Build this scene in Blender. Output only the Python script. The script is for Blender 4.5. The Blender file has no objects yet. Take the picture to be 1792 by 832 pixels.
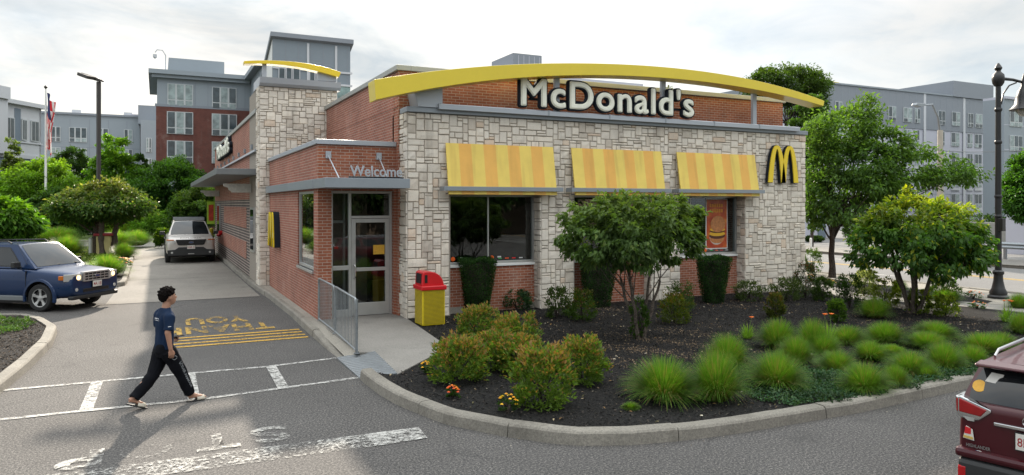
SUN_EL=26.5; SUN_D=(.258,.966); SUN_S=5.; SKY_S=.12; CLOUD_S=.57; CLOUD_Z=2.0; EXPO=.68
import bpy, bmesh, math, random
import numpy as np
from mathutils import Vector, Matrix, noise
R=math.radians; PI=math.pi
random.seed(7); rng=np.random.default_rng(7)
sc=bpy.context.scene; COL=sc.collection
# ---------------- camera geometry (world axes follow the restaurant walls) ----------------
FO=1260.;CX=896.;HY=357.;CH=2.75
_n=math.hypot(622,1260); UX,UF=1260/_n,622/_n
def ray(px,py):
    r=(px-CX)/FO; return (UX*r+UF, -UF*r+UX, (HY-py)/FO)
def G(px,py,z=0.):
    d=ray(px,py); t=(z-CH)/d[2]; return (d[0]*t,d[1]*t)
def onY(px,py,Y):
    d=ray(px,py); t=Y/d[1]; return (d[0]*t,CH+d[2]*t)
def onX(px,py,X):
    d=ray(px,py); t=X/d[0]; return (d[1]*t,CH+d[2]*t)
def atZ(px,py,Z):
    d=ray(px,py); return (d[0]*Z,d[1]*Z,CH+d[2]*Z)
def dep(x,y): return UF*x+UX*y
# ---------------- tags / things ----------------
def tag(o,label=None,cat=None,group=None,kind=None):
    if label: o['label']=label
    if cat: o['category']=cat
    if group: o['group']=group
    if kind: o['kind']=kind
    return o
def thing(name,label,cat,loc=(0,0,0),rz=0,group=None):
    o=bpy.data.objects.new(name,None); o.empty_display_size=.2; COL.objects.link(o)
    o.location=loc; o.rotation_euler=(0,0,rz); return tag(o,label,cat,group)
def copy_tree(o,parent=None):
    c=o.copy(); COL.objects.link(c)
    if parent: c.parent=parent
    for ch in list(o.children): copy_tree(ch,c)
    return c
def link(name,me,parent=None,mat=None):
    o=bpy.data.objects.new(name,me); COL.objects.link(o)
    if parent: o.parent=parent
    if mat is not None:
        me.materials.clear()
        for m in (mat if isinstance(mat,(list,tuple)) else [mat]): me.materials.append(m)
    return o
class MB:
    def __init__(s): s.v=[]; s.f=[]; s.m=[]; s.c=[]
    def add(s,vs,fs,mi=0,col=None):
        n=len(s.v); s.v+= [tuple(p) for p in vs]
        for f in fs: s.f.append(tuple(n+i for i in f)); s.m.append(mi); s.c.append((tuple(col)+(1,))[:4] if col else (1,1,1,1))
        return s
    def box(s,x0,x1,y0,y1,z0,z1,mi=0,M=None,col=None):
        vs=[Vector(p) for p in ((x0,y0,z0),(x1,y0,z0),(x1,y1,z0),(x0,y1,z0),(x0,y0,z1),(x1,y0,z1),(x1,y1,z1),(x0,y1,z1))]
        if M is not None: vs=[M@p for p in vs]
        return s.add(vs,[(0,3,2,1),(4,5,6,7),(0,1,5,4),(1,2,6,5),(2,3,7,6),(3,0,4,7)],mi,col)
    def prism(s,poly,z0,z1,mi=0,M=None,axis='z'):
        n=len(poly)
        def P(a,b,c):
            p={'z':(a,b,c),'y':(a,c,b),'x':(c,a,b)}[axis]; p=Vector(p); return M@p if M is not None else p
        vs=[P(a,b,z0) for a,b in poly]+[P(a,b,z1) for a,b in poly]
        fs=[tuple(range(n-1,-1,-1)),tuple(range(n,2*n))]+[(i,(i+1)%n,n+(i+1)%n,n+i) for i in range(n)]
        return s.add(vs,fs,mi)
    def tube(s,pts,r,n=8,mi=0,caps=True,M=None,flat=1.0):
        pts=[Vector(p) for p in pts]; rs=r if isinstance(r,(list,tuple)) else [r]*len(pts)
        vs=[];fs=[]; up=None
        for i,p in enumerate(pts):
            d=(pts[min(i+1,len(pts)-1)]-pts[max(i-1,0)]); d=d.normalized() if d.length>1e-9 else Vector((0,0,1))
            if up is None: up=Vector((0,0,1)) if abs(d.z)<.9 else Vector((1,0,0))
            a=d.cross(up); a=a.normalized() if a.length>1e-6 else Vector((1,0,0)); b=a.cross(d).normalized(); up=b
            for k in range(n):
                t=2*PI*k/n+PI/n; q=p+a*(math.cos(t)*rs[i])+b*(math.sin(t)*rs[i]*flat)
                vs.append(M@q if M is not None else q)
        for i in range(len(pts)-1):
            for k in range(n): fs.append((i*n+k,i*n+(k+1)%n,(i+1)*n+(k+1)%n,(i+1)*n+k))
        if caps: fs.append(tuple(range(n-1,-1,-1))); fs.append(tuple(range((len(pts)-1)*n,len(pts)*n)))
        return s.add(vs,fs,mi)
    def lathe(s,prof,n=24,mi=0,M=None,axis='z',caps=True):
        vs=[];fs=[]
        for r,z in prof:
            for k in range(n):
                t=2*PI*k/n; a,b=r*math.cos(t),r*math.sin(t)
                p=Vector((a,b,z) if axis=='z' else ((a,z,b) if axis=='y' else (z,a,b))); vs.append(M@p if M is not None else p)
        for i in range(len(prof)-1):
            for k in range(n): fs.append((i*n+k,i*n+(k+1)%n,(i+1)*n+(k+1)%n,(i+1)*n+k))
        if caps: fs.append(tuple(range(n-1,-1,-1))); fs.append(tuple(range((len(prof)-1)*n,len(prof)*n)))
        return s.add(vs,fs,mi)
    def grid(s,fn,nu,nv,mi=0):
        vs=[fn(i/nu,j/nv) for j in range(nv+1) for i in range(nu+1)]
        fs=[(j*(nu+1)+i,j*(nu+1)+i+1,(j+1)*(nu+1)+i+1,(j+1)*(nu+1)+i) for j in range(nv) for i in range(nu)]
        return s.add(vs,fs,mi)
    def mesh(s,name,mats,smooth=False,off=None,fixn=True):
        me=bpy.data.meshes.new(name)
        vs=s.v if off is None else [(a-off[0],b-off[1],c-off[2]) for a,b,c in s.v]
        me.from_pydata(vs,[],s.f)
        for m in (mats if isinstance(mats,(list,tuple)) else [mats]): me.materials.append(m)
        me.polygons.foreach_set('material_index',s.m)
        if any(c!=(1,1,1,1) for c in s.c):
            at=me.color_attributes.new('col','FLOAT_COLOR','CORNER'); buf=[]
            for f,c in zip(s.f,s.c): buf+=list(c)*len(f)
            at.data.foreach_set('color',buf)
        if fixn:
            b=bmesh.new(); b.from_mesh(me); bmesh.ops.recalc_face_normals(b,faces=b.faces); b.to_mesh(me); b.free()
        if smooth: me.polygons.foreach_set('use_smooth',[True]*len(me.polygons))
        me.update(); return me
    def obj(s,name,mats,parent=None,smooth=False,bevel=0,world=True,**k):
        off=None
        if parent is not None and world:
            p=parent; off=Vector((0,0,0))
            while p is not None: off=off+p.location; p=p.parent
        o=link(name,s.mesh(name,mats,smooth,off),parent)
        if bevel:
            m=o.modifiers.new('b','BEVEL'); m.width=bevel; m.segments=2; m.limit_method='ANGLE'; m.angle_limit=R(40)
        if smooth and not bevel:
            smooth_angle(o.data)
        return tag(o,**k) if k else o
def smooth_angle(me,ang=38):
    b=bmesh.new(); b.from_mesh(me)
    for e in b.edges:
        if len(e.link_faces)==2 and e.calc_face_angle(0)>R(ang): e.smooth=False
    b.to_mesh(me); b.free()
def struct(name,mb,mat,kind='structure',**k):
    return mb.obj(name,mat,kind=kind,**k)
# ---------------- materials ----------------
class NT:
    def __init__(s,name):
        s.m=bpy.data.materials.new(name); s.m.use_nodes=True; s.t=s.m.node_tree; s.t.nodes.clear()
        s.out=s.n('ShaderNodeOutputMaterial')
    def n(s,t,**k):
        x=s.t.nodes.new(t)
        for a,b in k.items():
            if a.startswith('_'): setattr(x,a[1:],b)
        return x
    def l(s,a,b): s.t.links.new(a,b)
    def pos(s): return s.n('ShaderNodeNewGeometry').outputs['Position']
    def objc(s): return s.n('ShaderNodeTexCoord').outputs['Object']
    def noise(s,vec,scale,detail=4,rough=.55,out='Fac'):
        x=s.n('ShaderNodeTexNoise'); x.inputs['Scale'].default_value=scale; x.inputs['Detail'].default_value=detail; x.inputs['Roughness'].default_value=rough
        s.l(vec,x.inputs['Vector']); return x.outputs[out]
    def ramp(s,fac,stops,interp='LINEAR'):
        x=s.n('ShaderNodeValToRGB'); x.color_ramp.interpolation=interp; e=x.color_ramp.elements
        while len(e)<len(stops): e.new(.5)
        for k,(p,c) in enumerate(stops):
            e[k].position=p; e[k].color=tuple(c)+(1,) if len(c)==3 else c
        s.l(fac,x.inputs['Fac']); return x.outputs['Color']
    def mix(s,a,b,fac,mode='MIX'):
        x=s.n('ShaderNodeMix'); x.data_type='RGBA'; x.blend_type=mode
        for sock,v in ((x.inputs[6],a),(x.inputs[7],b),(x.inputs[0],fac)):
            if isinstance(v,(int,float)): sock.default_value=v
            elif isinstance(v,(tuple,list)): sock.default_value=tuple(v)+(1,) if len(v)==3 else v
            else: s.l(v,sock)
        return x.outputs[2]
    def math(s,op,a,b=0.):
        x=s.n('ShaderNodeMath'); x.operation=op
        for sock,v in ((x.inputs[0],a),(x.inputs[1],b)):
            if isinstance(v,(int,float)): sock.default_value=v
            else: s.l(v,sock)
        return x.outputs[0]
    def bsdf(s,col,rough=.7,metal=0.,bump=None,bs=.3,bd=.01,spec=.5,coat=0.):
        p=s.n('ShaderNodeBsdfPrincipled')
        if isinstance(col,(tuple,list)): p.inputs['Base Color'].default_value=tuple(col)[:3]+(1,)
        else: s.l(col,p.inputs['Base Color'])
        if isinstance(rough,(int,float)): p.inputs['Roughness'].default_value=rough
        else: s.l(rough,p.inputs['Roughness'])
        p.inputs['Metallic'].default_value=metal; p.inputs['Specular IOR Level'].default_value=spec
        p.inputs['Coat Weight'].default_value=coat; p.inputs['Coat Roughness'].default_value=.04
        if bump is not None:
            b=s.n('ShaderNodeBump'); b.inputs['Strength'].default_value=bs; b.inputs['Distance'].default_value=bd
            s.l(bump,b.inputs['Height']); s.l(b.outputs[0],p.inputs['Normal'])
        s.p=p; return p
    def done(s,sh): s.l(sh.outputs[0] if hasattr(sh,'outputs') else sh,s.out.inputs[0]); return s.m
_mc={}
def paint(name,col,rough=.5,metal=0.,var=.12,scale=3.,coat=0.,spec=.5,bs=0.):
    """coloured surface with slight uneven tone and gloss"""
    if name in _mc: return _mc[name]
    t=NT(name); o=t.pos(); n=t.noise(o,scale,5,.6); n2=t.noise(o,scale*14,3)
    f=t.math('ADD',t.math('MULTIPLY',n,.7),t.math('MULTIPLY',n2,.3))
    c=t.ramp(f,[(.3,[x*(1-var) for x in col]),(.7,[min(1,x*(1+var)) for x in col])])
    rr=t.math('ADD',t.math('MULTIPLY',n,.2),max(0,rough-.1))
    p=t.bsdf(c,rr if rough>.12 else rough,metal,bump=n2 if bs else None,bs=bs,bd=.004,coat=coat,spec=spec)
    _mc[name]=t.done(p); return _mc[name]
def mat_attr(name,rough=.8,bump_scale=40,bs=.5,bd=.006,extra=None):
    t=NT(name); a=t.n('ShaderNodeAttribute'); a.attribute_name='col'; o=t.pos()
    n=t.noise(o,bump_scale,6,.65); n3=t.noise(o,9,4)
    c=t.mix(a.outputs['Color'],(.12,.1,.08),t.math('MULTIPLY',t.ramp(n,[(.52,(0,0,0)),(.75,(1,1,1))]),.28))
    c=t.mix(c,(.70,.66,.60),t.math('MULTIPLY',t.ramp(n3,[(.45,(0,0,0)),(.7,(1,1,1))]),.25))
    mp=t.n('ShaderNodeMapping'); mp.inputs['Scale'].default_value=(1.6,1.6,.22); t.l(o,mp.inputs[0]); sk=t.noise(mp.outputs[0],1.5,6,.65)
    c=t.mix(c,(.17,.145,.12),t.math('MULTIPLY',t.ramp(sk,[(.54,(0,0,0)),(.72,(1,1,1))]),.45))
    if extra: c=extra(t,c,o)
    return t.done(t.bsdf(c,rough,bump=n,bs=bs,bd=bd))
def mat_brick(name,c1,c2,mortar,bw=.203,rh=.0677,ms=.0055):
    t=NT(name); sx=t.n('ShaderNodeSeparateXYZ'); t.l(t.pos(),sx.inputs[0])
    u=t.math('ADD',sx.outputs[0],sx.outputs[1]); cb=t.n('ShaderNodeCombineXYZ'); t.l(u,cb.inputs[0]); t.l(sx.outputs[2],cb.inputs[1])
    b=t.n('ShaderNodeTexBrick'); t.l(cb.outputs[0],b.inputs['Vector'])
    for k,v in (('Scale',1.),('Mortar Size',ms),('Mortar Smooth',.15),('Bias',0.),('Brick Width',bw),('Row Height',rh)): b.inputs[k].default_value=v
    b.inputs['Color1'].default_value=tuple(c1)+(1,); b.inputs['Color2'].default_value=tuple(c2)+(1,); b.inputs['Mortar'].default_value=tuple(mortar)+(1,)
    n=t.noise(t.pos(),1.3,5); n2=t.noise(t.pos(),70,4)
    c=t.mix(b.outputs['Color'],(.5,.5,.5),1.,'MULTIPLY'); c=t.mix(b.outputs['Color'],t.ramp(n,[(.3,(.82,.8,.8)),(.7,(1.12,1.1,1.08))]),1.,'MULTIPLY')
    c=t.mix(c,t.ramp(n2,[(.3,(.86,.86,.86)),(.7,(1.1,1.1,1.1))]),1.,'MULTIPLY')
    mp=t.n('ShaderNodeMapping'); mp.inputs['Scale'].default_value=(2.2,2.2,.28); t.l(t.pos(),mp.inputs[0]); sk=t.noise(mp.outputs[0],1.6,5,.6)
    c=t.mix(c,(.16,.12,.10),t.math('MULTIPLY',t.ramp(sk,[(.55,(0,0,0)),(.72,(1,1,1))]),.30)); ef=t.noise(t.pos(),.7,5,.65); c=t.mix(c,(.55,.47,.42),t.math('MULTIPLY',t.ramp(ef,[(.58,(0,0,0)),(.75,(1,1,1))]),.22))
    h=t.math('SUBTRACT',t.math('MULTIPLY',n2,.25),b.outputs['Fac'])
    return t.done(t.bsdf(c,.85,bump=h,bs=.6,bd=.006))
def mat_ground(name,cols,s1,s2=.35,rough=.9,bs=.5,bd=.006,big=.25,cracks=False,stains=None):
    """fine aggregate grain + broad unevenness"""
    t=NT(name); o=t.pos(); n=t.noise(o,s1,3,.7); n2=t.noise(o,s1*2.7,2,.6); g=t.math('ADD',t.math('MULTIPLY',n,.55),t.math('MULTIPLY',n2,.45))
    k=len(cols)-1; c=t.ramp(g,[(.40+.20*i/k,cols[i]) for i in range(k+1)])
    b=t.noise(o,s2,6,.6); c=t.mix(c,t.ramp(b,[(.3,[1-big]*3),(.7,[1+big]*3)]),1.,'MULTIPLY')
    if stains: 
        b3=t.noise(o,1.7,5,.7); c=t.mix(c,stains,t.math('MULTIPLY',t.ramp(b3,[(.56,(0,0,0)),(.74,(1,1,1))]),.55))
    if cracks:
        w=t.n('ShaderNodeTexVoronoi'); w.feature='DISTANCE_TO_EDGE'; w.inputs['Scale'].default_value=.33
        ad=t.n('ShaderNodeMix'); ad.data_type='VECTOR'; ad.inputs[0].default_value=.3; t.l(o,ad.inputs[4]); t.l(t.noise(o,1.4,5,.6,'Color'),ad.inputs[5]); t.l(ad.outputs[1],w.inputs['Vector'])
        cr=t.ramp(w.outputs['Distance'],[(.0,(1,1,1)),(.006,(0,0,0))]); c=t.mix(c,(.03,.03,.03),t.math('MULTIPLY',t.math('MULTIPLY',cr,t.ramp(b,[(.45,(0,0,0)),(.6,(1,1,1))])),.7))
    return t.done(t.bsdf(c,rough,bump=g,bs=bs,bd=bd,spec=.3))
def mat_leaf(name,col,tip=None,tr=.45,rough=.5):
    t=NT(name); a=t.n('ShaderNodeAttribute'); a.attribute_name='col'
    c=a.outputs['Color']; p=t.bsdf(c,rough,spec=.22); tl=t.n('ShaderNodeBsdfTranslucent')
    t.l(t.mix(c,(1.5,1.6,.5),1.,'MULTIPLY'),tl.inputs[0]); mx=t.n('ShaderNodeMixShader'); mx.inputs[0].default_value=tr
    t.l(p.outputs[0],mx.inputs[1]); t.l(tl.outputs[0],mx.inputs[2]); return t.done(mx)
def mat_glass(name,tint=(.6,.65,.65),refl=1.,ior=.05,rough=.01):
    t=NT(name); lw=t.n('ShaderNodeLayerWeight'); lw.inputs[0].default_value=.5; fr=t.n('ShaderNodeMath'); fr.operation='ADD'; fr.inputs[0].default_value=ior; t.l(t.math('MULTIPLY',t.math('POWER',lw.outputs['Facing'],4.5),.85),fr.inputs[1]); g=t.n('ShaderNodeBsdfGlossy'); g.inputs['Roughness'].default_value=rough; g.inputs[0].default_value=(.95,.97,1,1)
    tr=t.n('ShaderNodeBsdfTransparent'); tr.inputs[0].default_value=tuple(tint)+(1,); mx=t.n('ShaderNodeMixShader')
    t.l(t.math('MINIMUM',t.math('MULTIPLY',fr.outputs[0],refl),1.),mx.inputs[0]); t.l(tr.outputs[0],mx.inputs[1]); t.l(g.outputs[0],mx.inputs[2]); return t.done(mx)
def mat_darkglass(name,col=(.01,.012,.014),rough=.03,ior=1.7,emit=None):
    t=NT(name); n=t.noise(t.objc(),1.5,3); c=t.ramp(n,[(.35,[x*.7 for x in col]),(.65,[x*1.4 for x in col])])
    p=t.bsdf(c,rough,spec=.5,coat=.25); p.inputs['IOR'].default_value=min(ior,1.5); return t.done(p)
def mat_worn(name,col,wear=.45,lo=.46,hi=.56,scale=14):
    """thermoplastic road paint, worn through where the noise is low"""
    t=NT(name); o=t.pos(); n=t.noise(o,scale,6,.75); n2=t.noise(o,1.2,3); n3=t.noise(o,90,3,.7)
    f=t.math('ADD',t.math('MULTIPLY',n,.6),t.math('ADD',t.math('MULTIPLY',n2,wear*.5),t.math('MULTIPLY',n3,.25)))
    mask=t.ramp(f,[(lo,(0,0,0)),(hi,(1,1,1))]); c=t.ramp(n3,[(.3,[x*.75 for x in col]),(.7,col)])
    p=t.bsdf(c,.75,spec=.3); tr=t.n('ShaderNodeBsdfTransparent'); mx=t.n('ShaderNodeMixShader'); t.l(mask,mx.inputs[0]); t.l(tr.outputs[0],mx.inputs[1]); t.l(p.outputs[0],mx.inputs[2]); return t.done(mx)
M={}
M['asphalt']=mat_ground('asphalt',[(.026,.026,.027),(.062,.060,.059),(.098,.093,.089),(.215,.20,.185)],38,.3,.88,.8,.010,.18,True,(.045,.044,.043))
M['street']=mat_ground('street_asphalt',[(.13,.13,.128),(.17,.168,.165),(.21,.205,.2)],40,.25,.9,.4,.005,.1,True)
M['lane']=mat_ground('lane_concrete',[(.15,.14,.125),(.21,.196,.175),(.27,.25,.22)],40,.4,.9,.3,.004,.14,False,(.09,.085,.08))
M['concrete']=mat_ground('concrete',[(.19,.178,.155),(.27,.25,.215),(.34,.315,.27)],48,.8,.9,.4,.005,.16,False,(.13,.12,.105))
M['walk']=mat_ground('pad_concrete',[(.16,.152,.14),(.225,.213,.195),(.28,.265,.24)],45,.6,.9,.35,.004,.14,False,(.10,.095,.09))
M['kerb']=mat_ground('kerb_stone',[(.16,.15,.13),(.215,.20,.172),(.27,.25,.215)],34,1.1,.9,.7,.006,.22,False,(.10,.09,.075))
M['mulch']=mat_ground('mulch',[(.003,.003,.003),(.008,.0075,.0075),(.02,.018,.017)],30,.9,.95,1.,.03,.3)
M['earth']=mat_ground('dry_soil',[(.05,.035,.022),(.11,.075,.045),(.18,.13,.08)],20,.5,.95,.6,.02,.3)
M['lawn']=mat_ground('lawn',[(.035,.06,.012),(.07,.11,.025),(.14,.17,.05)],9,.12,.95,.6,.03,.35)
M['far']=mat_ground('far_ground',[(.07,.08,.05),(.10,.105,.08),(.13,.13,.11)],3,.05,.95,.1,.01,.2)
M['brick']=mat_brick('red_brick',(.27,.085,.045),(.36,.125,.068),(.46,.39,.33))
M['brick_side']=mat_brick('red_brick_facing',(.27,.09,.055),(.36,.13,.085),(.46,.39,.33))
M['brick_dark']=mat_brick('charcoal_brick',(.035,.03,.03),(.06,.05,.048),(.42,.35,.31),.3,.105,.018)
M['brick_far']=mat_brick('far_brick',(.13,.045,.035),(.16,.055,.042),(.17,.09,.075),.24,.08)
M['stone']=mat_attr('cut_limestone')
M['mortar']=paint('stone_mortar',(.30,.265,.225),.95,var=.3,scale=20)
M['grey_metal']=paint('grey_trim',(.27,.30,.33),.42,.35,.06,1.5)
M['grey_dark']=paint('dark_grey_trim',(.16,.17,.175),.5,.2,.08,1.5)
M['grey_light']=paint('light_grey_trim',(.40,.43,.47),.4,.3,.05,1.5)
M['coping']=paint('coping',(.34,.35,.33),.5,.2,.1,2)
M['yellow']=paint('arch_yellow',(.72,.56,.03),.33,0,.05,.8,.3)
M['yellow_b']=paint('logo_yellow',(.78,.56,.01),.35,0,.04,2,.3)
M['cream']=paint('sign_cream',(.84,.84,.73),.45,0,.10,6)
M['navy']=paint('sign_return',(.018,.022,.03),.85,spec=.15)
M['alum']=paint('aluminium',(.50,.50,.49),.35,.6,.06,5)
M['galv']=paint('galvanised',(.30,.325,.345),.4,.75,.2,22)
M['white']=paint('white_paint',(.74,.74,.72),.5,0,.06,4)
M['rust_white']=paint('stained_white',(.55,.53,.48),.6,0,.25,6)
M['red']=paint('bin_red',(.55,.012,.018),.35,0,.1,4,.3)
M['bin_yellow']=paint('bin_yellow',(.60,.46,.01),.4,0,.14,7,.2)
M['black']=paint('black_paint',(.012,.012,.013),.4,0,.2,6)
M['pole']=paint('pole_bronze',(.035,.03,.028),.5)
M['rubber']=paint('rubber',(.013,.013,.013),.8)
M['chrome']=paint('chrome',(.62,.62,.62),.12,1.,.04)
M['plastic']=paint('black_plastic',(.02,.021,.022),.5)
M['bark']=mat_ground('bark',[(.05,.038,.03),(.10,.08,.065),(.17,.14,.115)],26,3,.95,1.,.02,.25)
M['bark_dark']=mat_ground('dark_bark',[(.02,.016,.013),(.045,.036,.03),(.08,.065,.055)],20,3,.95,1.,.02,.25)
M['glass']=mat_glass('window_glass',(.80,.84,.83),1.0,.06)
M['carglass']=mat_darkglass('car_glass',(.012,.014,.016))
M['farglass']=mat_darkglass('far_glass',(.05,.07,.08),.08,1.6)
M['farblind']=mat_darkglass('far_blinds',(.25,.31,.31),.25,1.5)
M['wpaint']=mat_worn('white_road_paint',(.56,.55,.52),.45,.46,.60)
M['wpaint_old']=mat_worn('worn_road_paint',(.50,.49,.46),.7,.585,.68,20)
M['wpaint_stop']=mat_worn('worn_letter_paint',(.48,.47,.44),.7,.555,.66,16)
M['wpaint_faint']=mat_worn('faint_letter_paint',(.42,.41,.38),.7,.64,.76,16)
M['ypaint']=mat_worn('yellow_road_paint',(.62,.37,.06),.4,.44,.53,20)
M['ypaint_old']=mat_worn('worn_yellow_paint',(.56,.36,.08),.9,.60,.72,16)
# ---------------- text ----------------
def text_mesh(s,ext=.0,offset=0.,bevel=0.,bres=0,space=1.,shear=0.,mats=None,name='lettering'):
    cu=bpy.data.curves.new('t','FONT'); cu.body=s; cu.size=1; cu.extrude=ext; cu.offset=offset; cu.bevel_depth=bevel; cu.bevel_resolution=bres; cu.space_character=space; cu.shear=shear; cu.resolution_u=6
    o=bpy.data.objects.new('t',cu); COL.objects.link(o); dg=bpy.context.evaluated_depsgraph_get()
    me=bpy.data.meshes.new_from_object(o.evaluated_get(dg)); bpy.data.objects.remove(o); bpy.data.curves.remove(cu); me.name=name
    return me
def text_on(name,s,origin,ux,uy,width,height,mat,parent=None,ext=.0,offset=0.,bevel=0.,space=1.,local=False,ref=None,nrm=None,shear=0.,cur=None):
    """lettering laid from origin along ux (width) and uy (height), relief along ux x uy; ref=(w,h) of unit text to fit"""
    me=text_mesh(s,cur[0] if cur else (0.5 if ext else 0.),offset,cur[1] if cur else 0,0,space,shear)
    n=len(me.vertices); co=np.empty(n*3); me.vertices.foreach_get('co',co); co=co.reshape(-1,3)
    x0,x1=co[:,0].min(),co[:,0].max(); y0,y1=co[:,1].min(),co[:,1].max()
    if ref: x0,x1,y0,y1=ref
    ux=np.array(ux,float);uy=np.array(uy,float);ux/=np.linalg.norm(ux);uy/=np.linalg.norm(uy); nz=np.cross(ux,uy)
    p=np.array(origin)[None,:]+((co[:,0]-x0)/(x1-x0)*width)[:,None]*ux+((co[:,1]-y0)/(y1-y0)*height)[:,None]*uy+(co[:,2]*ext)[:,None]*nz
    if parent is not None and not local:
        q=parent; 
        while q is not None: p=p-np.array(q.location); q=q.parent
    me.vertices.foreach_set('co',p.ravel()); me.update()
    o=link(name,me,parent,mat)
    if bevel:
        m=o.modifiers.new('b','BEVEL'); m.width=bevel; m.segments=2; m.limit_method='ANGLE'; m.angle_limit=R(50)
    return o,(x0,x1,y0,y1)
def bold_text(name,s,origin,ux,uy,width,height,mat,parent,ext,r,space=1.,n=12,offset=0.):
    """lettering thickened by stacking shifted copies, each a hair deeper than the last"""
    base=text_mesh(s,.5,offset,0,0,space); k=len(base.vertices); co=np.empty(k*3); base.vertices.foreach_get('co',co); co=co.reshape(-1,3)
    fs=[tuple(p.vertices) for p in base.polygons]; bpy.data.meshes.remove(base)
    x0,x1=co[:,0].min(),co[:,0].max(); y0,y1=co[:,1].min(),co[:,1].max(); ux=np.array(ux,float);uy=np.array(uy,float);nz=np.cross(ux,uy); mb=MB()
    for j in range(n+1):
        a=2*PI*j/n; rr=r if j<n else 0; e=ext+.0012*j
        p=np.array(origin)[None,:]+(r+rr*math.cos(a)+(co[:,0]-x0)/(x1-x0)*(width-2*r))[:,None]*ux+(r+rr*math.sin(a)+(co[:,1]-y0)/(y1-y0)*(height-2*r))[:,None]*uy+((co[:,2]+.5)*e)[:,None]*nz
        mb.add([tuple(q) for q in p],fs)
    return mb.obj(name,mat,parent)
# ---------------- foliage ----------------
def leaf_obj(name,P,D,N,L,W,C,mat,parent=None,kind=None,fold=.25):
    """P base, D direction, N side, L/W sizes, C colours (n,3): each leaf = folded 4-point blade"""
    n=len(P); D=D/np.linalg.norm(D,axis=1)[:,None]; N=np.cross(D,N); N/=np.maximum(np.linalg.norm(N,axis=1)[:,None],1e-6)
    U=np.cross(N,D)
    L=L[:,None];W=W[:,None]
    a=P; b=P+D*L*.45+N*W*.5+U*W*fold; c=P+D*L-U*L*.12; d=P+D*L*.45-N*W*.5+U*W*fold
    co=np.stack([a,b,c,d],1).reshape(-1,3)
    me=bpy.data.meshes.new(name); me.vertices.add(4*n); me.vertices.foreach_set('co',co.ravel())
    me.loops.add(6*n); me.polygons.add(2*n); i=np.arange(n)[:,None]*4
    idx=np.concatenate([i,i+1,i+2,i,i+2,i+3],1).ravel(); me.loops.foreach_set('vertex_index',idx.astype(np.int32))
    me.polygons.foreach_set('loop_start',(np.arange(2*n)*3).astype(np.int32)); me.update(calc_edges=True)
    at=me.color_attributes.new('col','FLOAT_COLOR','POINT'); cc=np.concatenate([np.repeat(C,4,0),np.ones((4*n,1))],1); at.data.foreach_set('color',cc.ravel())
    o=link(name,me,parent,mat); 
    if kind: o['kind']=kind
    return o
def unit(n): 
    v=rng.normal(size=(n,3)); return v/np.linalg.norm(v,axis=1)[:,None]
def crown_pts(blobs,nclump,per,cr,shell=.55):
    """clump centres spread in ellipsoids (biased outward) then leaves round each centre"""
    vols=np.array([b[3]*b[4]*b[5] for b in blobs]); pr=vols/vols.sum(); which=rng.choice(len(blobs),nclump,p=pr)
    B=np.array(blobs)[which]; d=unit(nclump); r=rng.uniform(shell**3,1,nclump)**(1/3)
    c=B[:,:3]+d*B[:,3:6]*r[:,None]
    cs=cr*rng.uniform(.6,1.3,nclump)
    P=np.repeat(c,per,0)+unit(nclump*per)*(rng.uniform(0,1,nclump*per)**.5*np.repeat(cs,per))[:,None]*np.array([1,1,.7])
    return c,P,np.repeat(rng.uniform(0,1,nclump),per)
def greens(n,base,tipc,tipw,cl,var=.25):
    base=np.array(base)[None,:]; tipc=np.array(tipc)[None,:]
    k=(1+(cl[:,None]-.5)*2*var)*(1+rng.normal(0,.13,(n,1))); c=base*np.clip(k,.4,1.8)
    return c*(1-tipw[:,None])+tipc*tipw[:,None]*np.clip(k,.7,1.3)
M['leaf']=mat_leaf('leaf',None)
M['leaf_thin']=mat_leaf('thin_leaf',None,tr=.5)
M['leaf_dull']=mat_leaf('needle_leaf',None,tr=.25,rough=.7); M['chip']=mat_leaf('bark_chip',None,tr=.0,rough=.95)
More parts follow.
